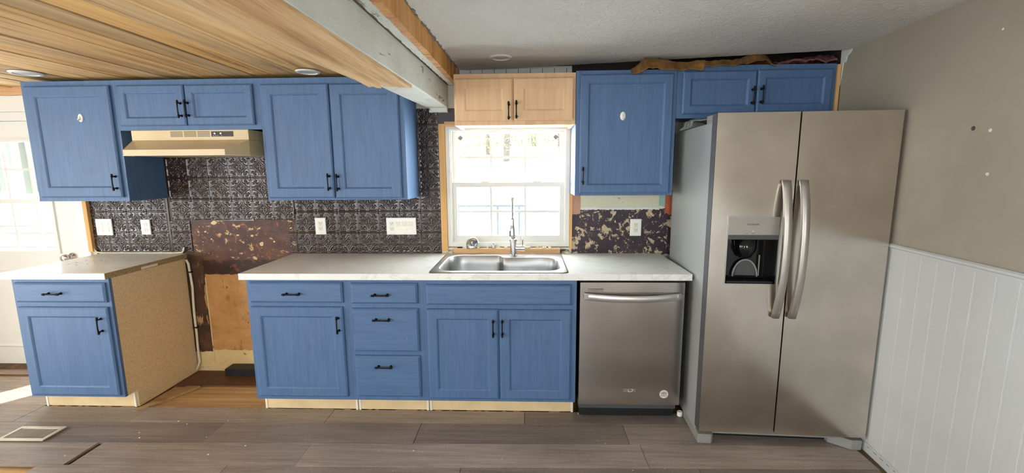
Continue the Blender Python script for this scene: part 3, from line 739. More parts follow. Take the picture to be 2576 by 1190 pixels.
for (z0, z1, zp) in ((.727, .852, .784), (.427, .697, .632), (.135, .400, .336)):
    d = slab_front('drawer', (-1.050, -.650, z0, z1), BD, c); pull(d, -.866, BD, zp, False, random.uniform(-.02, .02))
xc = xb+.457
c = base_cabinet('wide blue double-door sink base cabinet under the window', xc, .289)
face_frame(c, xc, .289, BF, .105, .8755)
slab_front('false_drawer_front', (-.599, .258, .721, .845), BD, c)
d = shaker('door', (-.600, -.174, .127, .695), BD, c); pull(d, -.203, BD, .585, True)
d = shaker('door', (-.166, .258, .127, .692), BD, c); pull(d, -.149, BD, .585, True)

def wall_cabinet(label, x0, x1, z0, z1, dep=.325, m='blue', group='blue wall cabinets', name='wall_cabinet', under=None):
    t = thing(name, label, 'cabinet', ((x0+x1)/2, -dep/2, z0), None, group)
    y = -dep+.018
    for a in (x0+.001, x1-.017): link('side_panel', B(a, a+.016, y, -.012, z0, z1), m, t)
    link('bottom_panel', B(x0+.017, x1-.017, y, -.012, z0+.012, z0+.026), under or m, t)
    link('top_panel', B(x0+.017, x1-.017, y, -.012, z1-.02, z1-.004), m, t)
    link('back_panel', B(x0+.017, x1-.017, -.018, -.0125, z0+.026, z1-.02), m, t)
    face_frame(t, x0, x1, -dep, z0, z1, m)
    return t
UD = -.345
c = wall_cabinet('tall blue wall cabinet with single door, leftmost beside the door', -3.228, -2.612, 1.325, 2.086)
d = shaker('door', (-3.195, -2.640, 1.350, 2.056), UD, c, fw=.062); pull(d, -2.668, UD, 1.447, True)
c = wall_cabinet('short blue two-door wall cabinet above the range hood', -2.611, -1.682, 1.776, 2.087)
d = shaker('door', (-2.590, -2.158, 1.803, 2.054), UD, c, fw=.045); pull(d, -2.181, UD, 1.900, True)
d = shaker('door', (-2.150, -1.718, 1.803, 2.052), UD, c, fw=.045); pull(d, -2.134, UD, 1.902, True)
c = wall_cabinet('tall blue two-door wall cabinet between range hood and beam', -1.681, -.768, 1.326, 2.087)
d = shaker('door', (-1.665, -1.236, 1.339, 2.049), UD, c, fw=.06); pull(d, -1.262, UD, 1.440, True)
d = shaker('door', (-1.227, -.798, 1.336, 2.046), UD, c, fw=.06); pull(d, -1.205, UD, 1.437, True)
c = wall_cabinet('unfinished maple two-door wall cabinet over the sink window', -.452, .297, 1.786, 2.094, .325, 'maple', None)
d = shaker('door', (-.445, -.088, 1.810, 2.066), UD, c, 'maple', fw=.058, dep=.006); pull(d, -.113, UD, 1.868, True)
d = shaker('door', (-.082, .285, 1.810, 2.066), UD, c, 'maple', fw=.058, dep=.006); pull(d, -.066, UD, 1.874, True)
c = wall_cabinet('blue single-door wall cabinet right of the window', .300, .908, 1.346, 2.104)
d = shaker('door', (.324, .886, 1.360, 2.080), UD, c, fw=.05); pull(d, .345, UD, 1.470, True)
c = wall_cabinet('short blue two-door wall cabinet above the refrigerator', .910, 1.846, 1.815, 2.124)
d = shaker('door', (.940, 1.376, 1.838, 2.090), UD, c, fw=.045); pull(d, 1.352, UD, 1.938, True)
d = shaker('door', (1.381, 1.820, 1.842, 2.094), UD, c, fw=.045); pull(d, 1.404, UD, 1.942, True)
o = link('filler_strip', B(1.8475, 1.866, -.335, -.30, 1.80, 2.118), 'raw_wood'); tag(o, 'raw wood filler strip between the fridge-top cabinet and taupe wall', 'trim')
# adhesive hooks
for (x, z, lab) in ((-2.852, 1.857, 'white oval adhesive hook on the leftmost wall cabinet door'), (.586, 1.832, 'white oval adhesive hook on the cabinet door right of the window')):
    h = thing('adhesive_hook', lab, 'hook', (x, -.336, z), 0, 'adhesive hooks on cabinet doors')
    bm = L([(.0165, 0), (.0165, -.003), (.013, -.006), (.004, -.0068)], (0, 0, 0), 'y', 28); bmesh.ops.scale(bm, vec=(1, 1, 1.55), verts=bm.verts); link('plate', bm, 'plate', h, smooth=False)
    link('hook', T([(0, -.005, .008), (0, -.008, -.004), (0, -.014, -.014), (0, -.02, -.013), (0, -.0215, -.006)], [.004, .0045, .0045, .004, .003], 8), 'plate', h, smooth=True)

# ------------------------------------------------------------------ worktops
CF = -.650
o = link('countertop', PR([(CF, .876), (CF, .910), (CF+.004, .9135), (-.006, .9135), (-.006, .876)], 0, -3.186, -2.532), 'laminate'); tag(o, 'small left countertop with raw cut end, in front of the light switches', 'countertop')
o2 = link('raw_edge', B(-2.5322, -2.5295, CF+.001, -.007, .8765, .9125), 'particle_dark', o)
link('label_strip', B(-2.5294, -2.529, -.40, -.27, .880, .896), 'edge_band', o)
bm = bmesh.new()
for k in range(9):
    x, y = random.uniform(-3.05, -2.85), random.uniform(-.45, -.2); box(bm, x, x+.006, y, y+.006, .9136, .9146)
link('specks', bm, 'text_dark', o)['kind'] = 'stuff'
XA, XB = -1.712, .942
HX0, HX1, HY0, HY1 = -.556, .213, -.606, -.075          # cut-out for the sink
bm = bmesh.new(); xs = [XA, HX0, HX1, XB]; ysr = [CF, HY0, HY1, -.006]; zt, zb = .9135, .876
G = {}
for k, z in ((0, zb), (1, zt)):
    for i, x in enumerate(xs):
        for j, y in enumerate(ysr): G[i, j, k] = bm.verts.new((x, y, z))
for i in range(3):
    for j in range(3):
        if (i, j) == (1, 1): continue
        bm.faces.new((G[i, j, 1], G[i+1, j, 1], G[i+1, j+1, 1], G[i, j+1, 1])); bm.faces.new((G[i, j+1, 0], G[i+1, j+1, 0], G[i+1, j, 0], G[i, j, 0]))
def wq(a, b): bm.faces.new((G[a+(0,)], G[b+(0,)], G[b+(1,)], G[a+(1,)]))
for i in range(3): wq((i, 0), (i+1, 0)); wq((i+1, 3), (i, 3))
for j in range(3): wq((0, j+1), (0, j)); wq((3, j), (3, j+1))
wq((2, 1), (1, 1)); wq((1, 2), (2, 2)); wq((1, 1), (1, 2)); wq((2, 2), (2, 1))
bmesh.ops.recalc_face_normals(bm, faces=bm.faces)
ct = link('countertop', bm, 'laminate'); tag(ct, 'long white marble-look countertop with the sink, from range bay to fridge', 'countertop')
# curled plastic trim behind the small counter
o = link('edge_trim', T([(-3.232, -.012, .975), (-3.224, -.014, .945), (-3.205, -.016, .925), (-3.17, -.016, .920), (-2.9, -.015, .9195), (-2.62, -.015, .9195), (-2.555, -.016, .922), (-2.538, -.020, .94), (-2.533, -.020, .962)], .0058, 8), 'caulk', smooth=True)
tag(o, 'cream plastic trim strip with curled ends along the back of the small counter', 'trim')

# ------------------------------------------------------------------ sink and faucet
def rrect(x0, x1, y0, y1, r, n=8):
    P = []
    for (cx, cy, a0) in ((x1-r, y1-r, 0), (x0+r, y1-r, PI/2), (x0+r, y0+r, PI), (x1-r, y0+r, 1.5*PI)):
        for k in range(n+1): a = a0+PI/2*k/n; P.append((cx+r*math.cos(a), cy+r*math.sin(a)))
    return P
def raycast(poly, c, a):
    d = (math.cos(a), math.sin(a)); best = None
    for p, q in zip(poly, poly[1:]+poly[:1]):
        ex, ey = q[0]-p[0], q[1]-p[1]; den = d[0]*ey-d[1]*ex
        if abs(den) < 1e-12: continue
        t = ((p[0]-c[0])*ey-(p[1]-c[1])*ex)/den; s = ((p[0]-c[0])*d[1]-(p[1]-c[1])*d[0])/den
        if t > 0 and -1e-6 <= s <= 1+1e-6 and (best is None or t > best): best = t
    return best
sink = thing('kitchen_sink', 'stainless steel drop-in sink with kidney-shaped bowl, set in the long counter', 'sink', (-.17, -.34, .9135))
outer = rrect(-.584, .242, -.634, -.040, .03)
bowl = []
def arc(cx, cy, r, a0, a1, n=8): return [(cx+r*math.cos(math.radians(a0+(a1-a0)*k/n)), cy+r*math.sin(math.radians(a0+(a1-a0)*k/n))) for k in range(n+1)]
bowl = arc(.115, -.27, .085, 0, 90)+arc(-.13, -.125, .06, 270, 225, 4)+arc(-.225, -.155, .055, 50, 90, 4)+arc(-.44, -.20, .10, 90, 180)+arc(-.44, -.49, .10, 180, 270)+arc(.10, -.49, .10, 270, 360)
cen = (-.17, -.38); N = 160
angs = [2*PI*k/N for k in range(N)]
def ring(poly, off, z, bm):
    V = []
    for a in angs:
        t = raycast(poly, cen, a)+off; V.append(bm.verts.new((cen[0]+math.cos(a)*t, cen[1]+math.sin(a)*t, z)))
    return V
def bridge(bm, A, C):
    n = len(A)
    for k in range(n): bm.faces.new((A[k], A[(k+1) % n], C[(k+1) % n], C[k]))
bm = bmesh.new()
R = [ring(outer, 0, .9138, bm), ring(outer, -.003, .9185, bm), ring(outer, -.010, .9195, bm), ring(bowl, .012, .9175, bm)]
for a, b in zip(R, R[1:]): bridge(bm, a, b)
bmesh.ops.recalc_face_normals(bm, faces=bm.faces); rim = link('rim', bm, 'sink_steel', sink, smooth=True)
bm = bmesh.new()
R = [ring(bowl, .012, .9175, bm), ring(bowl, .005, .919, bm), ring(bowl, 0, .914, bm), ring(bowl, -.004, .85, bm), ring(bowl, -.008, .75, bm), ring(bowl, -.02, .722, bm), ring(bowl, -.045, .712, bm), ring(bowl, -.16, .708, bm)]
for a, b in zip(R, R[1:]): bridge(bm, b, a)
bm.faces.new(R[-1]); bmesh.ops.recalc_face_normals(bm, faces=bm.faces)
link('bowl', bm, 'sink_steel', sink, smooth=True)
link('drain', L([(.05, .709), (.05, .7115), (.04, .7115), (.036, .7105), (.004, .7105)], (-.30, -.36, 0), 'z', 24), 'chrome', sink)
fc = thing('faucet', 'brushed nickel spring pull-down faucet standing behind the sink bowl', 'faucet', (-.098, -.105, .919))
fx, fy = -.098, -.118
link('base', L([(.027, .9185), (.027, .924), (.0215, .927), (.0215, 1.02), (.0265, 1.022), (.0265, 1.036), (.020, 1.040), (.0165, 1.05), (.0165, 1.12), (.013, 1.125), (.013, 1.155), (.010, 1.16)], (fx, fy, 0), 'z', 24), 'chrome', fc, smooth=False, bevel=0)
lv = link('valve', L([(.006, .015), (.0175, .018), (.0175, .05), (.0205, .052), (.0205, .078), (.018, .08)], (fx, fy, .972), 'x', 20), 'chrome', fc)
link('lever', T([(fx+.064, fy, .985), (fx+.066, fy-.003, 1.03), (fx+.066, fy-.006, 1.062)], [.0048, .0036, .003], 10), 'chrome', lv, (0, 0, 0), smooth=True)
path = [Vector((fx, fy, 1.155+.01*k)) for k in range(10)]
for k in range(1, 25):
    a = PI*k/24; path.append(Vector((fx, fy-.075+.075*math.cos(a), 1.245+.085*math.sin(a))))
path += [Vector((fx, fy-.15, 1.245-.01*k)) for k in range(1, 6)]
link('hose', T(path, .0045, 8), 'grey_plastic', fc, smooth=True)
def resample(P, m):
    Ls = [0]
    for a, b in zip(P, P[1:]): Ls.append(Ls[-1]+(b-a).length)
    out = []
    for k in range(m):
        s = Ls[-1]*k/(m-1); i = max(j for j in range(len(Ls)) if Ls[j] <= s+1e-9); i = min(i, len(P)-2)
        f = (s-Ls[i])/(Ls[i+1]-Ls[i]); out.append((P[i].lerp(P[i+1], f), (P[i+1]-P[i]).normalized()))
    return out
turns = 44; hp = []
for k, (p, d) in enumerate(resample(path, turns*10)):
    a = 2*PI*k/10; s = Vector((1, 0, 0)); b = d.cross(s); hp.append(p+(s*math.cos(a)+b*math.sin(a))*.0095)
link('spring', T(hp, .0016, 5), 'chrome', fc, smooth=True)
link('spray_head', L([(.010, 1.195), (.012, 1.19), (.012, 1.15), (.0165, 1.13), (.0175, 1.085), (.016, 1.075), (.010, 1.074)][::-1], (fx, fy-.15, 0), 'z', 20), 'chrome', fc, smooth=False)
link('docking_arm', T([(fx, fy, 1.13), (fx-.004, fy-.06, 1.14), (fx, fy-.135, 1.14)], .006, 10), 'chrome', fc, smooth=True)
link('spray_button', B(fx-.021, fx-.015, fy-.157, fy-.143, 1.08, 1.115), 'dark_grey', fc, bevel=.002)

# ------------------------------------------------------------------ range hood
hd = thing('range_hood', 'almond enamel under-cabinet range hood with slotted vents', 'range hood', (-2.15, -.25, 1.612))
back = [(-2.54, -.012), (-2.54, -.33), (-1.772, -.33), (-1.772, -.012)]
bm = bmesh.new(); prism(bm, back, 2, 1.711, 1.7755); link('upper_housing', bm, 'hood', hd, bevel=.002)
bm = bmesh.new()
lo = [(-2.54, -.012), (-2.54, -.33), (-2.455, -.497), (-1.822, -.497), (-1.772, -.33), (-1.772, -.012)]
r0 = [bm.verts.new((x, y, 1.614)) for x, y in lo]
r1 = [bm.verts.new((x, y, z)) for (x, y), z in zip(lo, (1.71, 1.71, 1.646, 1.646, 1.71, 1.71))]
bm.faces.new(r0[::-1]); bm.faces.new(r1)
for k in range(6): bm.faces.new((r0[k], r0[(k+1) % 6], r1[(k+1) % 6], r1[k]))
bmesh.ops.triangulate(bm, faces=[f for f in bm.faces if len(f.verts) > 4]); bmesh.ops.recalc_face_normals(bm, faces=bm.faces)
link('canopy', bm, 'hood', hd)
bm = bmesh.new(); tube(bm, [(*p, 1.6125) for p in lo[1:5]], .003, 6); link('rim', bm, 'edge_band', hd)
for k in range(3):
    xa_ = -2.281+k*.089
    for q in range(5): link('vent_slot', B(xa_, xa_+.081, -.3312, -.3302, 1.7345+q*.0072, 1.7375+q*.0072), 'hood_dark', hd)
cp = link('control_panel', B(-2.012, -1.87, -.3325, -.3302, 1.733, 1.766), 'text_dark', hd, bevel=.001)
for x in (-1.986, -1.947): link('switch', L([(.006, 0), (.0055, -.006), (.001, -.006)], (x, -.3325, 1.752), 'y', 12), 'plate', cp, (0, 0, 0))
for x in (-1.998, -1.985, -1.972, -1.945): link('print', B(x-.003, x+.003, -.3328, -.3324, 1.737, 1.739), 'plate', cp, (0, 0, 0))

# ------------------------------------------------------------------ switches and outlets
def plate(label, cat, x0, x1, z0, z1, devs, y=-.0125, rot=0, name='wall_plate'):
    cx, cz = (x0+x1)/2, (z0+z1)/2
    t = thing(name, label, cat, (cx, y, cz), 0); r = (x0-cx, x1-cx, z0-cz, z1-cz); t.rotation_euler = (0, rot, 0)
    bm = bmesh.new(); loops(bm, [ins(r, 0, .0030), ins(r, 0, -.003), ins(r, .003, -.0055), ins(r, .007, -.0062)], True, True); link('cover_plate', bm, 'plate', t)
    for (kind, dx) in devs:
        if kind == 'rocker':
            bm = bmesh.new(); prism(bm, [(-.0062, -.033), (-.0095, -.033), (-.0068, 0), (-.0085, .033), (-.0062, .033)], 0, dx-.0165, dx+.0165); link('rocker', bm, 'ivory', t)
        if kind in ('gfci', 'duplex'):
            if kind == 'gfci': rc = link('receptacle', B(dx-.0165, dx+.0165, -.008, -.006, -.033, .033), 'ivory', t, bevel=.001)
            for s in (-1, 1):
                if kind == 'duplex':
                    rc = link('receptacle', L([(.017, 0), (.017, -.0075), (.016, -.0085), (.001, -.0085)], (dx, 0, s*.0195), 'y', 20), 'ivory', t)
                for q in (-1, 1): link('slot', B(dx+q*.0062-.0011, dx+q*.0062+.0011, -.0088, -.0079, s*.0195+.000, s*.0195+.008), 'text_dark', rc, (0, 0, 0))
                link('ground_hole', L([(.0025, -.0079), (.0025, -.0088)], (dx, 0, s*.0195-.007), 'y', 8), 'text_dark', rc, (0, 0, 0))
    return t
plate('white double rocker switch plate nearest the glass door', 'switch', -3.184, -3.062, 1.052, 1.174, [('rocker', -.023), ('rocker', .023)], name='switch_plate')
plate('white two-socket outlet between the door switches and the range bay', 'outlet', -2.842, -2.772, 1.056, 1.168, [('duplex', 0)], name='outlet_plate')
plate('white square-faced outlet on the backsplash right of the range bay', 'outlet', -1.538, -1.46, 1.055, 1.177, [('gfci', 0)], name='outlet_plate')
plate('wide white four-gang plate with outlet and three rocker switches', 'switch', -1.016, -.800, 1.053, 1.176, [('gfci', -.069), ('rocker', -.023), ('rocker', .023), ('rocker', .069)], name='switch_plate')
plate('white outlet on the peeling dark wall beside the fridge', 'outlet', .728, .806, 1.041, 1.162, [('gfci', 0)], name='outlet_plate')

# ------------------------------------------------------------------ dishwasher
dw = thing('dishwasher', 'stainless steel dishwasher with curved bar handle under the counter end', 'dishwasher', (.606, -.33, 0))
DF = -.647
link('body', B(.313, .900, -.60, -.04, .06, .862), 'dark_grey', dw)
bm = B(.306, .905, DF, -.603, .110, .863); link('door', bm, 'dw_steel', dw, bevel=.004, seg=2)
P = []; n = 16; bm = bmesh.new(); prev = None
for k in range(n+1):
    u = -1+2*k/n; x = .607+u*.276; y = DF-.010-.028*(1-u*u); z = .783-.009*(1-u*u)
    cur = [bm.verts.new((x, y+dy, z+dz)) for dy, dz in ((.001, -.021), (-.0035, -.018), (-.005, 0), (-.0035, .018), (.001, .021), (.006, .016), (.006, 0), (.006, -.016))]
    if prev:
        for i in range(8): bm.faces.new((prev[i], prev[(i+1) % 8], cur[(i+1) % 8], cur[i]))
    else: bm.faces.new(cur)
    prev = cur
bm.faces.new(prev); bmesh.ops.recalc_face_normals(bm, faces=bm.faces)
hh = link('handle', bm, 'satin_bar', dw, smooth=True)
for x in (.338, .876): link('handle_post', B(x-.012, x+.012, DF-.02, DF, .768, .798), 'chrome', hh, (0, 0, 0), bevel=.003)
link('vent', B(.350, .440, DF-.0006, DF+.0005, .822, .826), 'text_dark', dw); link('vent', B(.350, .440, DF-.0006, DF+.0005, .813, .815), 'text_dark', dw)
link('kick_plate', B(.318, .893, -.585, -.55, .004, .10), 'black', dw, bevel=.004)
for x in (.325, .885): link('levelling_foot', L([(.014, 0), (.014, .006), (.006, .008), (.006, .06)], (x, -.57, 0.001), 'z', 12), 'grey_plastic', dw)
lg = link('logo_plate', B(.573, .645, DF-.0012, DF, .193, .210), 'grey_plastic', dw, bevel=.0005)
text('lettering', 'Whirlpool', .0165, 'text_dark', dw, Vector((.608, DF-.0014, .2015))-dw.location, (PI/2, 0, 0), sx=1.0)
bm = bmesh.new(); tube(bm, [(.614+.014*math.cos(a)*1.0, DF-.0022, .2015+.0085*math.sin(a)+.003*math.cos(a)) for a in [2.6+k*.33 for k in range(15)]], .0013, 6); link('logo_swoosh', bm, 'plate', dw)
stk = link('sticker', L([(.026, 0), (.026, -.0008), (.001, -.0008)], (.813, DF, .179), 'y', 28), 'sticker', dw)
for (zz, w) in ((.192, .022), (.186, .036), (.180, .030), (.169, .038)): link('print', B(.813-w/2, .813+w/2, DF-.0012, DF-.0008, zz-.0017, zz+.0017), 'text_grey', stk, (0, 0, 0))
o = link('pipe_cap', L([(.013, 0), (.016, .002), (.016, .028), (.012, .03), (.011, .02), (.001, .02)], (.938, -.578, 0.001), 'z', 16), 'plate'); tag(o, 'small white plastic pipe cap on the floor between dishwasher and fridge', 'cap')

# ------------------------------------------------------------------ refrigerator (local frame: x along the doors, y into the room's back wall)
FA = math.atan2(-.045, .864)
fr = thing('refrigerator', 'stainless side-by-side refrigerator with ice dispenser against the right wall', 'refrigerator', (.939, -.866, 0), FA)
FWD, FH0, FH1 = .862, .082, 1.781
body = link('cabinet_body', B(.006, FWD-.006, .075, .765, .03, 1.742), 'fridge_side', fr, (0, 0, 0), bevel=.004)
# left door with dispenser opening
DXa, DXb, DZa, DZb = .085, .336, .917, 1.267
bm = bmesh.new(); xs = [.0015, DXa, DXb, .391]; zs = [FH0, DZa, DZb, FH1]; G = {}
for k, y in ((0, 0), (1, .068)):
    for i, x in enumerate(xs):
        for j, z in enumerate(zs): G[i, j, k] = bm.verts.new((x, y, z))
for i in range(3):
    for j in range(3):
        if (i, j) != (1, 1):
            bm.faces.new((G[i, j, 0], G[i+1, j, 0], G[i+1, j+1, 0], G[i, j+1, 0]))
        bm.faces.new((G[i, j+1, 1], G[i+1, j+1, 1], G[i+1, j, 1], G[i, j, 1]))
def wq(a, b): bm.faces.new((G[a+(0,)], G[b+(0,)], G[b+(1,)], G[a+(1,)]))
for i in range(3): wq((i, 0), (i+1, 0)); wq((i+1, 3), (i, 3))
for j in range(3): wq((0, j+1), (0, j)); wq((3, j), (3, j+1))
bmesh.ops.recalc_face_normals(bm, faces=bm.faces)
ld = link('door', bm, 'fridge_steel', fr, (0, 0, 0)); ld['label'] = 'stainless freezer door with dispenser'
link('side_strip', B(0, .0013, .004, .066, FH0, FH1), 'dark_grey', ld, (0, 0, 0))
rd = link('door', B(.398, FWD, 0, .068, FH0, FH1), 'fridge_steel', fr, (0, 0, 0), bevel=.004, seg=2)
link('gasket', B(.01, FWD-.01, .0685, .0745, FH0+.01, FH1-.04), 'black', fr, (0, 0, 0))
link('gap_seal', B(.3915, .3975, .03, .068, FH0+.002, FH1-.002), 'black', fr, (0, 0, 0))
def fhandle(x, par):
    bm = bmesh.new(); n = 22; prev = None; z0, z1 = .742, 1.450
    for k in range(n+1):
        u = -1+2*k/n; z = (z0+z1)/2+u*(z1-z0)/2; y = -.016-.052*(1-abs(u)**2.3)
        cur = [bm.verts.new((x+dx, y+dy, z)) for dx, dy in ((-.019, .012), (-.019, -.002), (-.013, -.010), (0, -.0125), (.013, -.010), (.019, -.002), (.019, .012), (0, .015))]
        if prev:
            for i in range(8): bm.faces.new((prev[i], prev[(i+1) % 8], cur[(i+1) % 8], cur[i]))
        else: bm.faces.new(cur)
        prev = cur
    bm.faces.new(prev); bmesh.ops.recalc_face_normals(bm, faces=bm.faces)
    return link('handle', bm, 'fridge_handle', par, (0, 0, 0), smooth=True)
M['fridge_handle'] = plain('satin_grey_handle', 'aaa49c', .36, .75, .05, 6, .04, 200)
fhandle(.345, ld); fhandle(.427, rd)
# dispenser
dp = link('dispenser_bezel', frame_ring(DXa-.004, DXb+.004, DZa-.004, DZb+.004, -.003, .004, .006, .006, .006, .005), 'chrome', fr, (0, 0, 0), bevel=.002)
cpn = link('control_panel', B(DXa+.002, DXb-.002, -.0025, .02, 1.174, DZb-.001), 'dispenser', fr, (0, 0, 0), bevel=.003)
text('lettering', 'FRIGIDAIRE', .0125, 'text_grey', cpn, (.207, -.0030, 1.2275), (PI/2, 0, 0), sx=.93)
for x, w in ((.178, .014), (.209, .016), (.238, .005)): link('button_print', B(x-w/2, x+w/2, -.0032, -.0026, 1.1805, 1.1825), 'text_grey', cpn, (0, 0, 0))
link('indicator', B(.204, .212, -.0032, -.0026, 1.192, 1.1945), 'plate', cpn, (0, 0, 0))
link('visor', B(DXa+.002, DXb-.002, -.001, .03, 1.150, 1.1735), 'dark_grey', fr, (0, 0, 0), bevel=.002)
cav = bmesh.new(); x0, x1, z0, z1, yb = DXa+.001, DXb-.001, DZa+.001, 1.150, .0675
def q(*p): cav.faces.new([cav.verts.new(v) for v in p])
q((x0, yb, z0), (x1, yb, z0), (x1, yb, z1), (x0, yb, z1)); q((x0, .001, z0), (x0, yb, z0), (x0, yb, z1), (x0, .001, z1)); q((x1, yb, z0), (x1, .001, z0), (x1, .001, z1), (x1, yb, z1))
q((x0, .001, z0), (x1, .001, z0), (x1, yb, z0+.01), (x0, yb, z0+.01)); q((x0, yb, z1), (x1, yb, z1), (x1, .001, z1), (x0, .001, z1))
cv = link('cavity', cav, 'gloss_black', fr, (0, 0, 0))
bm = bmesh.new(); n = 14; prism(bm, [(.205+.055*math.cos(PI*k/n), .95+.085*math.sin(PI*k/n)) for k in range(n+1)], 1, .05, .062); link('paddle', bm, 'dark_grey', cv, (0, 0, 0), bevel=.003)
link('chute', L([(.055, 1.149), (.052, 1.09), (.035, 1.06), (.03, 1.05)][::-1], (.195, .045, 0), 'z', 20), 'gloss_black', cv, (0, 0, 0), smooth=True)
bm = bmesh.new(); tube(bm, [(.205+.062*math.cos(PI*k/14), .052, .945+.09*math.sin(PI*k/14)) for k in range(15)], .005, 6); link('paddle_rim', bm, 'grey_plastic', cv, (0, 0, 0), smooth=True)
link('light_guide', B(.272, .276, .05, .058, .95, 1.06), 'grey_plastic', cv, (0, 0, 0)); link('drip_tray', B(x0+.01, x1-.01, .002, .05, z0+.004, z0+.012), 'black', cv, (0, 0, 0), bevel=.002)
# hinge covers, feet, base grille
for xa_ in (.004, .79): link('hinge_cover', B(xa_, xa_+.062, .02, .16, 1.7425, 1.7805), 'grey_plastic', fr, (0, 0, 0), bevel=.004)
link('base_grille', B(.085, .79, .045, .06, .046, .07), 'grey_plastic', fr, (0, 0, 0), bevel=.003)
bm = bmesh.new(); prism(bm, [(.003, .012), (.075, .012), (.09, .03), (.09, .07), (.003, .30)], 2, .001, .056); link('foot_cover', bm, 'grey_plastic', fr, (0, 0, 0), bevel=.003)
bm = bmesh.new(); prism(bm, [(.72, .075), (.805, .012), (.859, .012), (.859, .25), (.72, .12)], 2, .001, .056); link('foot_cover', bm, 'grey_plastic', fr, (0, 0, 0), bevel=.003)
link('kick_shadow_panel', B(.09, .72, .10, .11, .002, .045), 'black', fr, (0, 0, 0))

# ------------------------------------------------------------------ ceiling lights
def can_light(x, y, z, r, label):
    t = thing('recessed_light', label, 'light', (x, y, z), 0, 'recessed ceiling lights')
    link('trim_ring', L([(r*.72, -.003), (r*.78, -.009), (r*.93, -.008), (r, -.0015), (r, 0), (r*.72, 0)], (0, 0, 0), 'z', 36), 'trim_light', t, smooth=False)
    link('lens', L([(r*.72, -.0005), (r*.72, -.0035), (.002, -.0045)], (0, 0, 0), 'z', 36), 'diffuser', t)
can_light(-3.01, -.475, 2.107, .078, 'recessed white light in the board ceiling above the leftmost cabinet')
can_light(-1.325, -.40, 2.107, .07, 'recessed white light in the board ceiling beside the beam')
can_light(-.158, -.352, 2.184, .068, 'recessed white light in the textured ceiling above the maple cabinet')

# ------------------------------------------------------------------ insulation paper, wool, plastic, cable, register
def crumple(name, x0, x1, y0, y1, zf, m, nx=60, ny=14, amp=.02, sc_=9, parent=None, seed=0, thick=.003):
    vs = []; fs = []
    for lay in (0, 1):
        for j in range(ny+1):
            for i in range(nx+1):
                u, v = i/nx, j/ny; x = x0+(x1-x0)*u; y = y0+(y1-y0)*v
                nz = mnoise.noise(Vector((x*sc_, y*sc_*1.6, seed)))+.5*mnoise.noise(Vector((x*sc_*2.7, y*sc_*3, seed+4)))
                vs.append((x+.01*mnoise.noise(Vector((x*7, y*9, seed+9))), y+.02*mnoise.noise(Vector((x*6, y*5, seed+2))), zf(u, v)+amp*nz-lay*thick))
    o_ = (nx+1)*(ny+1)
    for j in range(ny):
        for i in range(nx):
            a = j*(nx+1)+i; fs.append((a, a+1, a+nx+2, a+nx+1)); fs.append((o_+a, o_+a+nx+1, o_+a+nx+2, o_+a+1))
    for i in range(nx):
        fs.append((i+1, i, o_+i, o_+i+1)); a = ny*(nx+1)+i; fs.append((a, a+1, o_+a+1, o_+a))
    for j in range(ny):
        a = j*(nx+1); b = a+nx+1; fs.append((a, b, o_+b, o_+a)); a += nx; b += nx; fs.append((b, a, o_+a, o_+b))
    me = bpy.data.meshes.new(name); me.from_pydata(vs, [], fs); me.polygons.foreach_set('use_smooth', [True]*len(me.polygons)); me.materials.append(M[m])
    return linkme(name, me, parent)
def kz(u, v):
    e = min(1, u/.1, (1-u)/.06)
    return 2.107+.0*u+e*(.012+.036*max(0, math.sin(u*8.2+.3))*(.35+.65*math.sin(PI*min(1, v*1.3)))+.022*(v > .1))*1.0 + (.016*u) - (.035*(1-v/.14) if v < .14 else 0)*(1 if u < .5 else .35)
o = crumple('insulation_paper', .63, 1.47, -.365, -.12, kz, 'kraft', 120, 26, .014, 15, None, 3)
tag(o, 'crumpled brown kraft insulation paper on top of the right wall cabinets', 'paper')
o = crumple('insulation_wool', 1.52, 1.86, -.30, -.10, lambda u, v: 2.135+.05*u*math.sin(PI*v)+.015, 'pink_wool', 40, 20, .02, 20, None, 8, .01)
tag(o, 'dark pink insulation wool in the gap above the fridge-top cabinet', 'insulation')
o = crumple('plastic_film', .935, 1.16, -.46, -.28, lambda u, v: 1.775+.035*math.sin(PI*min(1, u*1.1))*(.5+.5*v)-.03*(u < .15), 'plastic_film', 40, 24, .014, 16, None, 5)
tag(o, 'crumpled clear plastic sheet stuffed above the fridge side', 'plastic')
cb = thing('power_cable', 'cream cable running down the wall beside the bare cabinet side', 'cable', (-2.51, -.02, 0))
cpts = [(-2.520, -.03, .872), (-2.512, -.022, .84), (-2.510, -.018, .76), (-2.506, -.016, .66), (-2.512, -.016, .56), (-2.517, -.016, .44), (-2.516, -.016, .30), (-2.520, -.016, .16), (-2.517, -.018, .07), (-2.530, -.04, .012)]
link('sheath', T(cpts, .0085, 8), 'cable', cb, smooth=True)
for (x, z) in ((-2.510, .775), (-2.5165, .345)): link('cable_clip', B(x-.016, x+.014, -.028, -.006, z-.005, z+.005), 'black', cb, bevel=.002)
rg = thing('floor_register', 'almond metal floor register at the bottom left', 'vent', (-2.885, -.868, 0), FS)
link('frame', frame_ring(-.135, .135, -.068, .068, 0, .006, .018, .018, .018, .018), 'register', rg)
o = rg.children[0]; o.rotation_euler = (PI/2, 0, 0); o.location = (0, 0, .0075)
link('duct', B(-.12, .12, -.052, .052, .0005, .0016), 'black', rg)
for k in range(20):
    x = -.114+k*.012; o = link('louver', B(-.0022, .0022, -.051, .051, -.0015, .0022), 'register', rg, (x, 0, .0045)); o.rotation_euler = (0, .5, 0)
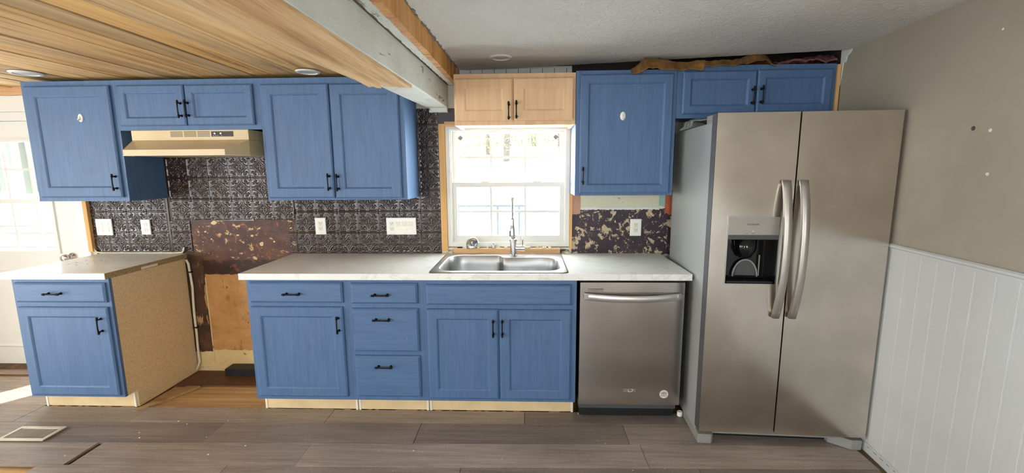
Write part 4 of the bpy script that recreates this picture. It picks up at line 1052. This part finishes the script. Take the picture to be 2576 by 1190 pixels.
# crumbs on the boards
bm = bmesh.new()
for k in range(60):
    x = random.uniform(-2.6, .88); y = random.uniform(-1.25, -.62); s = random.choice((.0015, .002, .002, .003, .005))
    a = random.uniform(0, 6); P = [(x+s*math.cos(a+t)*random.uniform(.6, 1.2), y+s*.7*math.sin(a+t)*random.uniform(.6, 1.2)) for t in (0, 1.3, 2.5, 3.8, 5)]
    prism(bm, P, 2, .0004, .0012+s*.4)
o = link('floor_crumbs', bm, 'edge_band'); tag(o, 'white plaster crumbs scattered over the floor boards', 'debris', None, 'stuff')

# ------------------------------------------------------------------ outside
bm = bmesh.new(); n = 24
sn = link('snow_ground', PR([(.25, -1.0), (70, -1.0), (70, 8), (30, 3.6), (16, 1.9), (9, .35), (4, -.42), (.25, -.5)], 0, -40, 40), 'snow'); sn['kind'] = 'structure'; sn['label'] = 'snow covered ground outside the windows'
bm.free()
rl = thing('deck_railing', 'grey metal railing outside the sink window', 'railing', (-.2, 1.5, -.5))
link('top_rail', B(-.78, .62, 1.49, 1.515, 1.125, 1.147), 'rail_metal', rl); link('mid_rail', B(-.78, .62, 1.49, 1.51, 1.066, 1.078), 'rail_metal', rl)
for x in (-.735, -.313, -.086, .53): link('baluster', B(x-.011, x+.011, 1.492, 1.512, -.5, 1.125), 'rail_metal', rl)
def tree(x, y, h, r, label, seed):
    gz = 1.9+(y-16)*(1.7/14) if y > 16 else .35+(y-9)*(1.55/7)
    rnd = random.Random(seed); t = thing('snowy_tree', label, 'tree', (x, y, gz-.05), 0, 'trees behind the house')
    link('trunk', T([(0, 0, 0), (rnd.uniform(-.1, .1), 0, h*.4), (rnd.uniform(-.2, .2), 0, h*.8), (0, 0, h)], [r, r*.8, r*.5, r*.15], 8), 'bark', t)
    bm = bmesh.new()
    for k in range(9):
        a = rnd.uniform(0, 6.28); z = h*rnd.uniform(.2, .8); l = h*rnd.uniform(.12, .28)
        tube(bm, [(0, 0, z), (l*.6*math.cos(a), l*.6*math.sin(a), z+l*.3), (l*math.cos(a), l*math.sin(a), z+l*.35)], [r*.35, r*.2, r*.08], 5)
    link('branches', bm, 'bark', t)
    bm = bmesh.new()
    for k in range(1500):
        a = rnd.uniform(0, 6.28); z = h*rnd.uniform(.07, .9); rr = (h*.24)*(1.15-z/h)*math.sqrt(rnd.random())+.1; s = rnd.uniform(.04, .12)
        c = Vector((rr*math.cos(a), rr*math.sin(a), z)); d1 = Vector((rnd.uniform(-1, 1), rnd.uniform(-1, 1), rnd.uniform(-.6, .6))).normalized()*s; d2 = d1.orthogonal().normalized()*s*.45
        bm.faces.new([bm.verts.new(c+v) for v in (d1, d2, -d1, -d2)])
    link('foliage', bm, 'leaf', t)['kind'] = 'stuff'
for k, (x, y, h, r, lab) in enumerate(((-3.4, 15, 5.6, .13, 'leftmost tree seen through the upper window panes'), (-1.9, 19, 6.2, .16, 'thin tree left of centre outside the sink window'), (-.9, 16, 5.5, .15, 'tree behind the middle upper window pane'), (.35, 20, 6.4, .15, 'tree right of centre outside the sink window'), (1.5, 17, 5.8, .14, 'rightmost tree seen through the upper window panes'))): tree(x, y, h, r, lab, k)
dk = thing('deck_bench', 'brown wooden deck wall outside the glass door', 'deck', (-5.0, 1.9, -.5))
for k in range(7): link('plank', B(-7.2, -3.9, 1.9, 1.93, -.48+k*.185, -.30+k*.185), 'brown_deck', dk)
link('cap', B(-7.2, -3.9, 1.87, 1.96, .815, .845), 'snow', dk)

# grey-green folded cloth added beyond the glass door to block the bright sky
bm = bmesh.new(); n = 90; prev = None
for k in range(n+1):
    x = -6.4+3.0*k/n; y = 1.55+.05*math.sin(k*.75)+.02*math.sin(k*1.9)
    cur = [bm.verts.new((x, y, 1.30+.02*math.sin(k*.4))), bm.verts.new((x, y, 2.7))]
    if prev: bm.faces.new((prev[0], cur[0], cur[1], prev[1]))
    prev = cur
r = bmesh.ops.extrude_face_region(bm, geom=bm.faces[:]); bmesh.ops.translate(bm, verts=[v for v in r['geom'] if isinstance(v, bmesh.types.BMVert)], vec=(0, .01, 0))
M['screen_cloth'] = plain('grey_green_screen_cloth', '4a4d45', .8, 0, .2, 4)
o = link('added_sky_screen', bm, 'screen_cloth'); tag(o, 'grey-green cloth in folds, added outside the glass door to screen the sky', 'curtain')
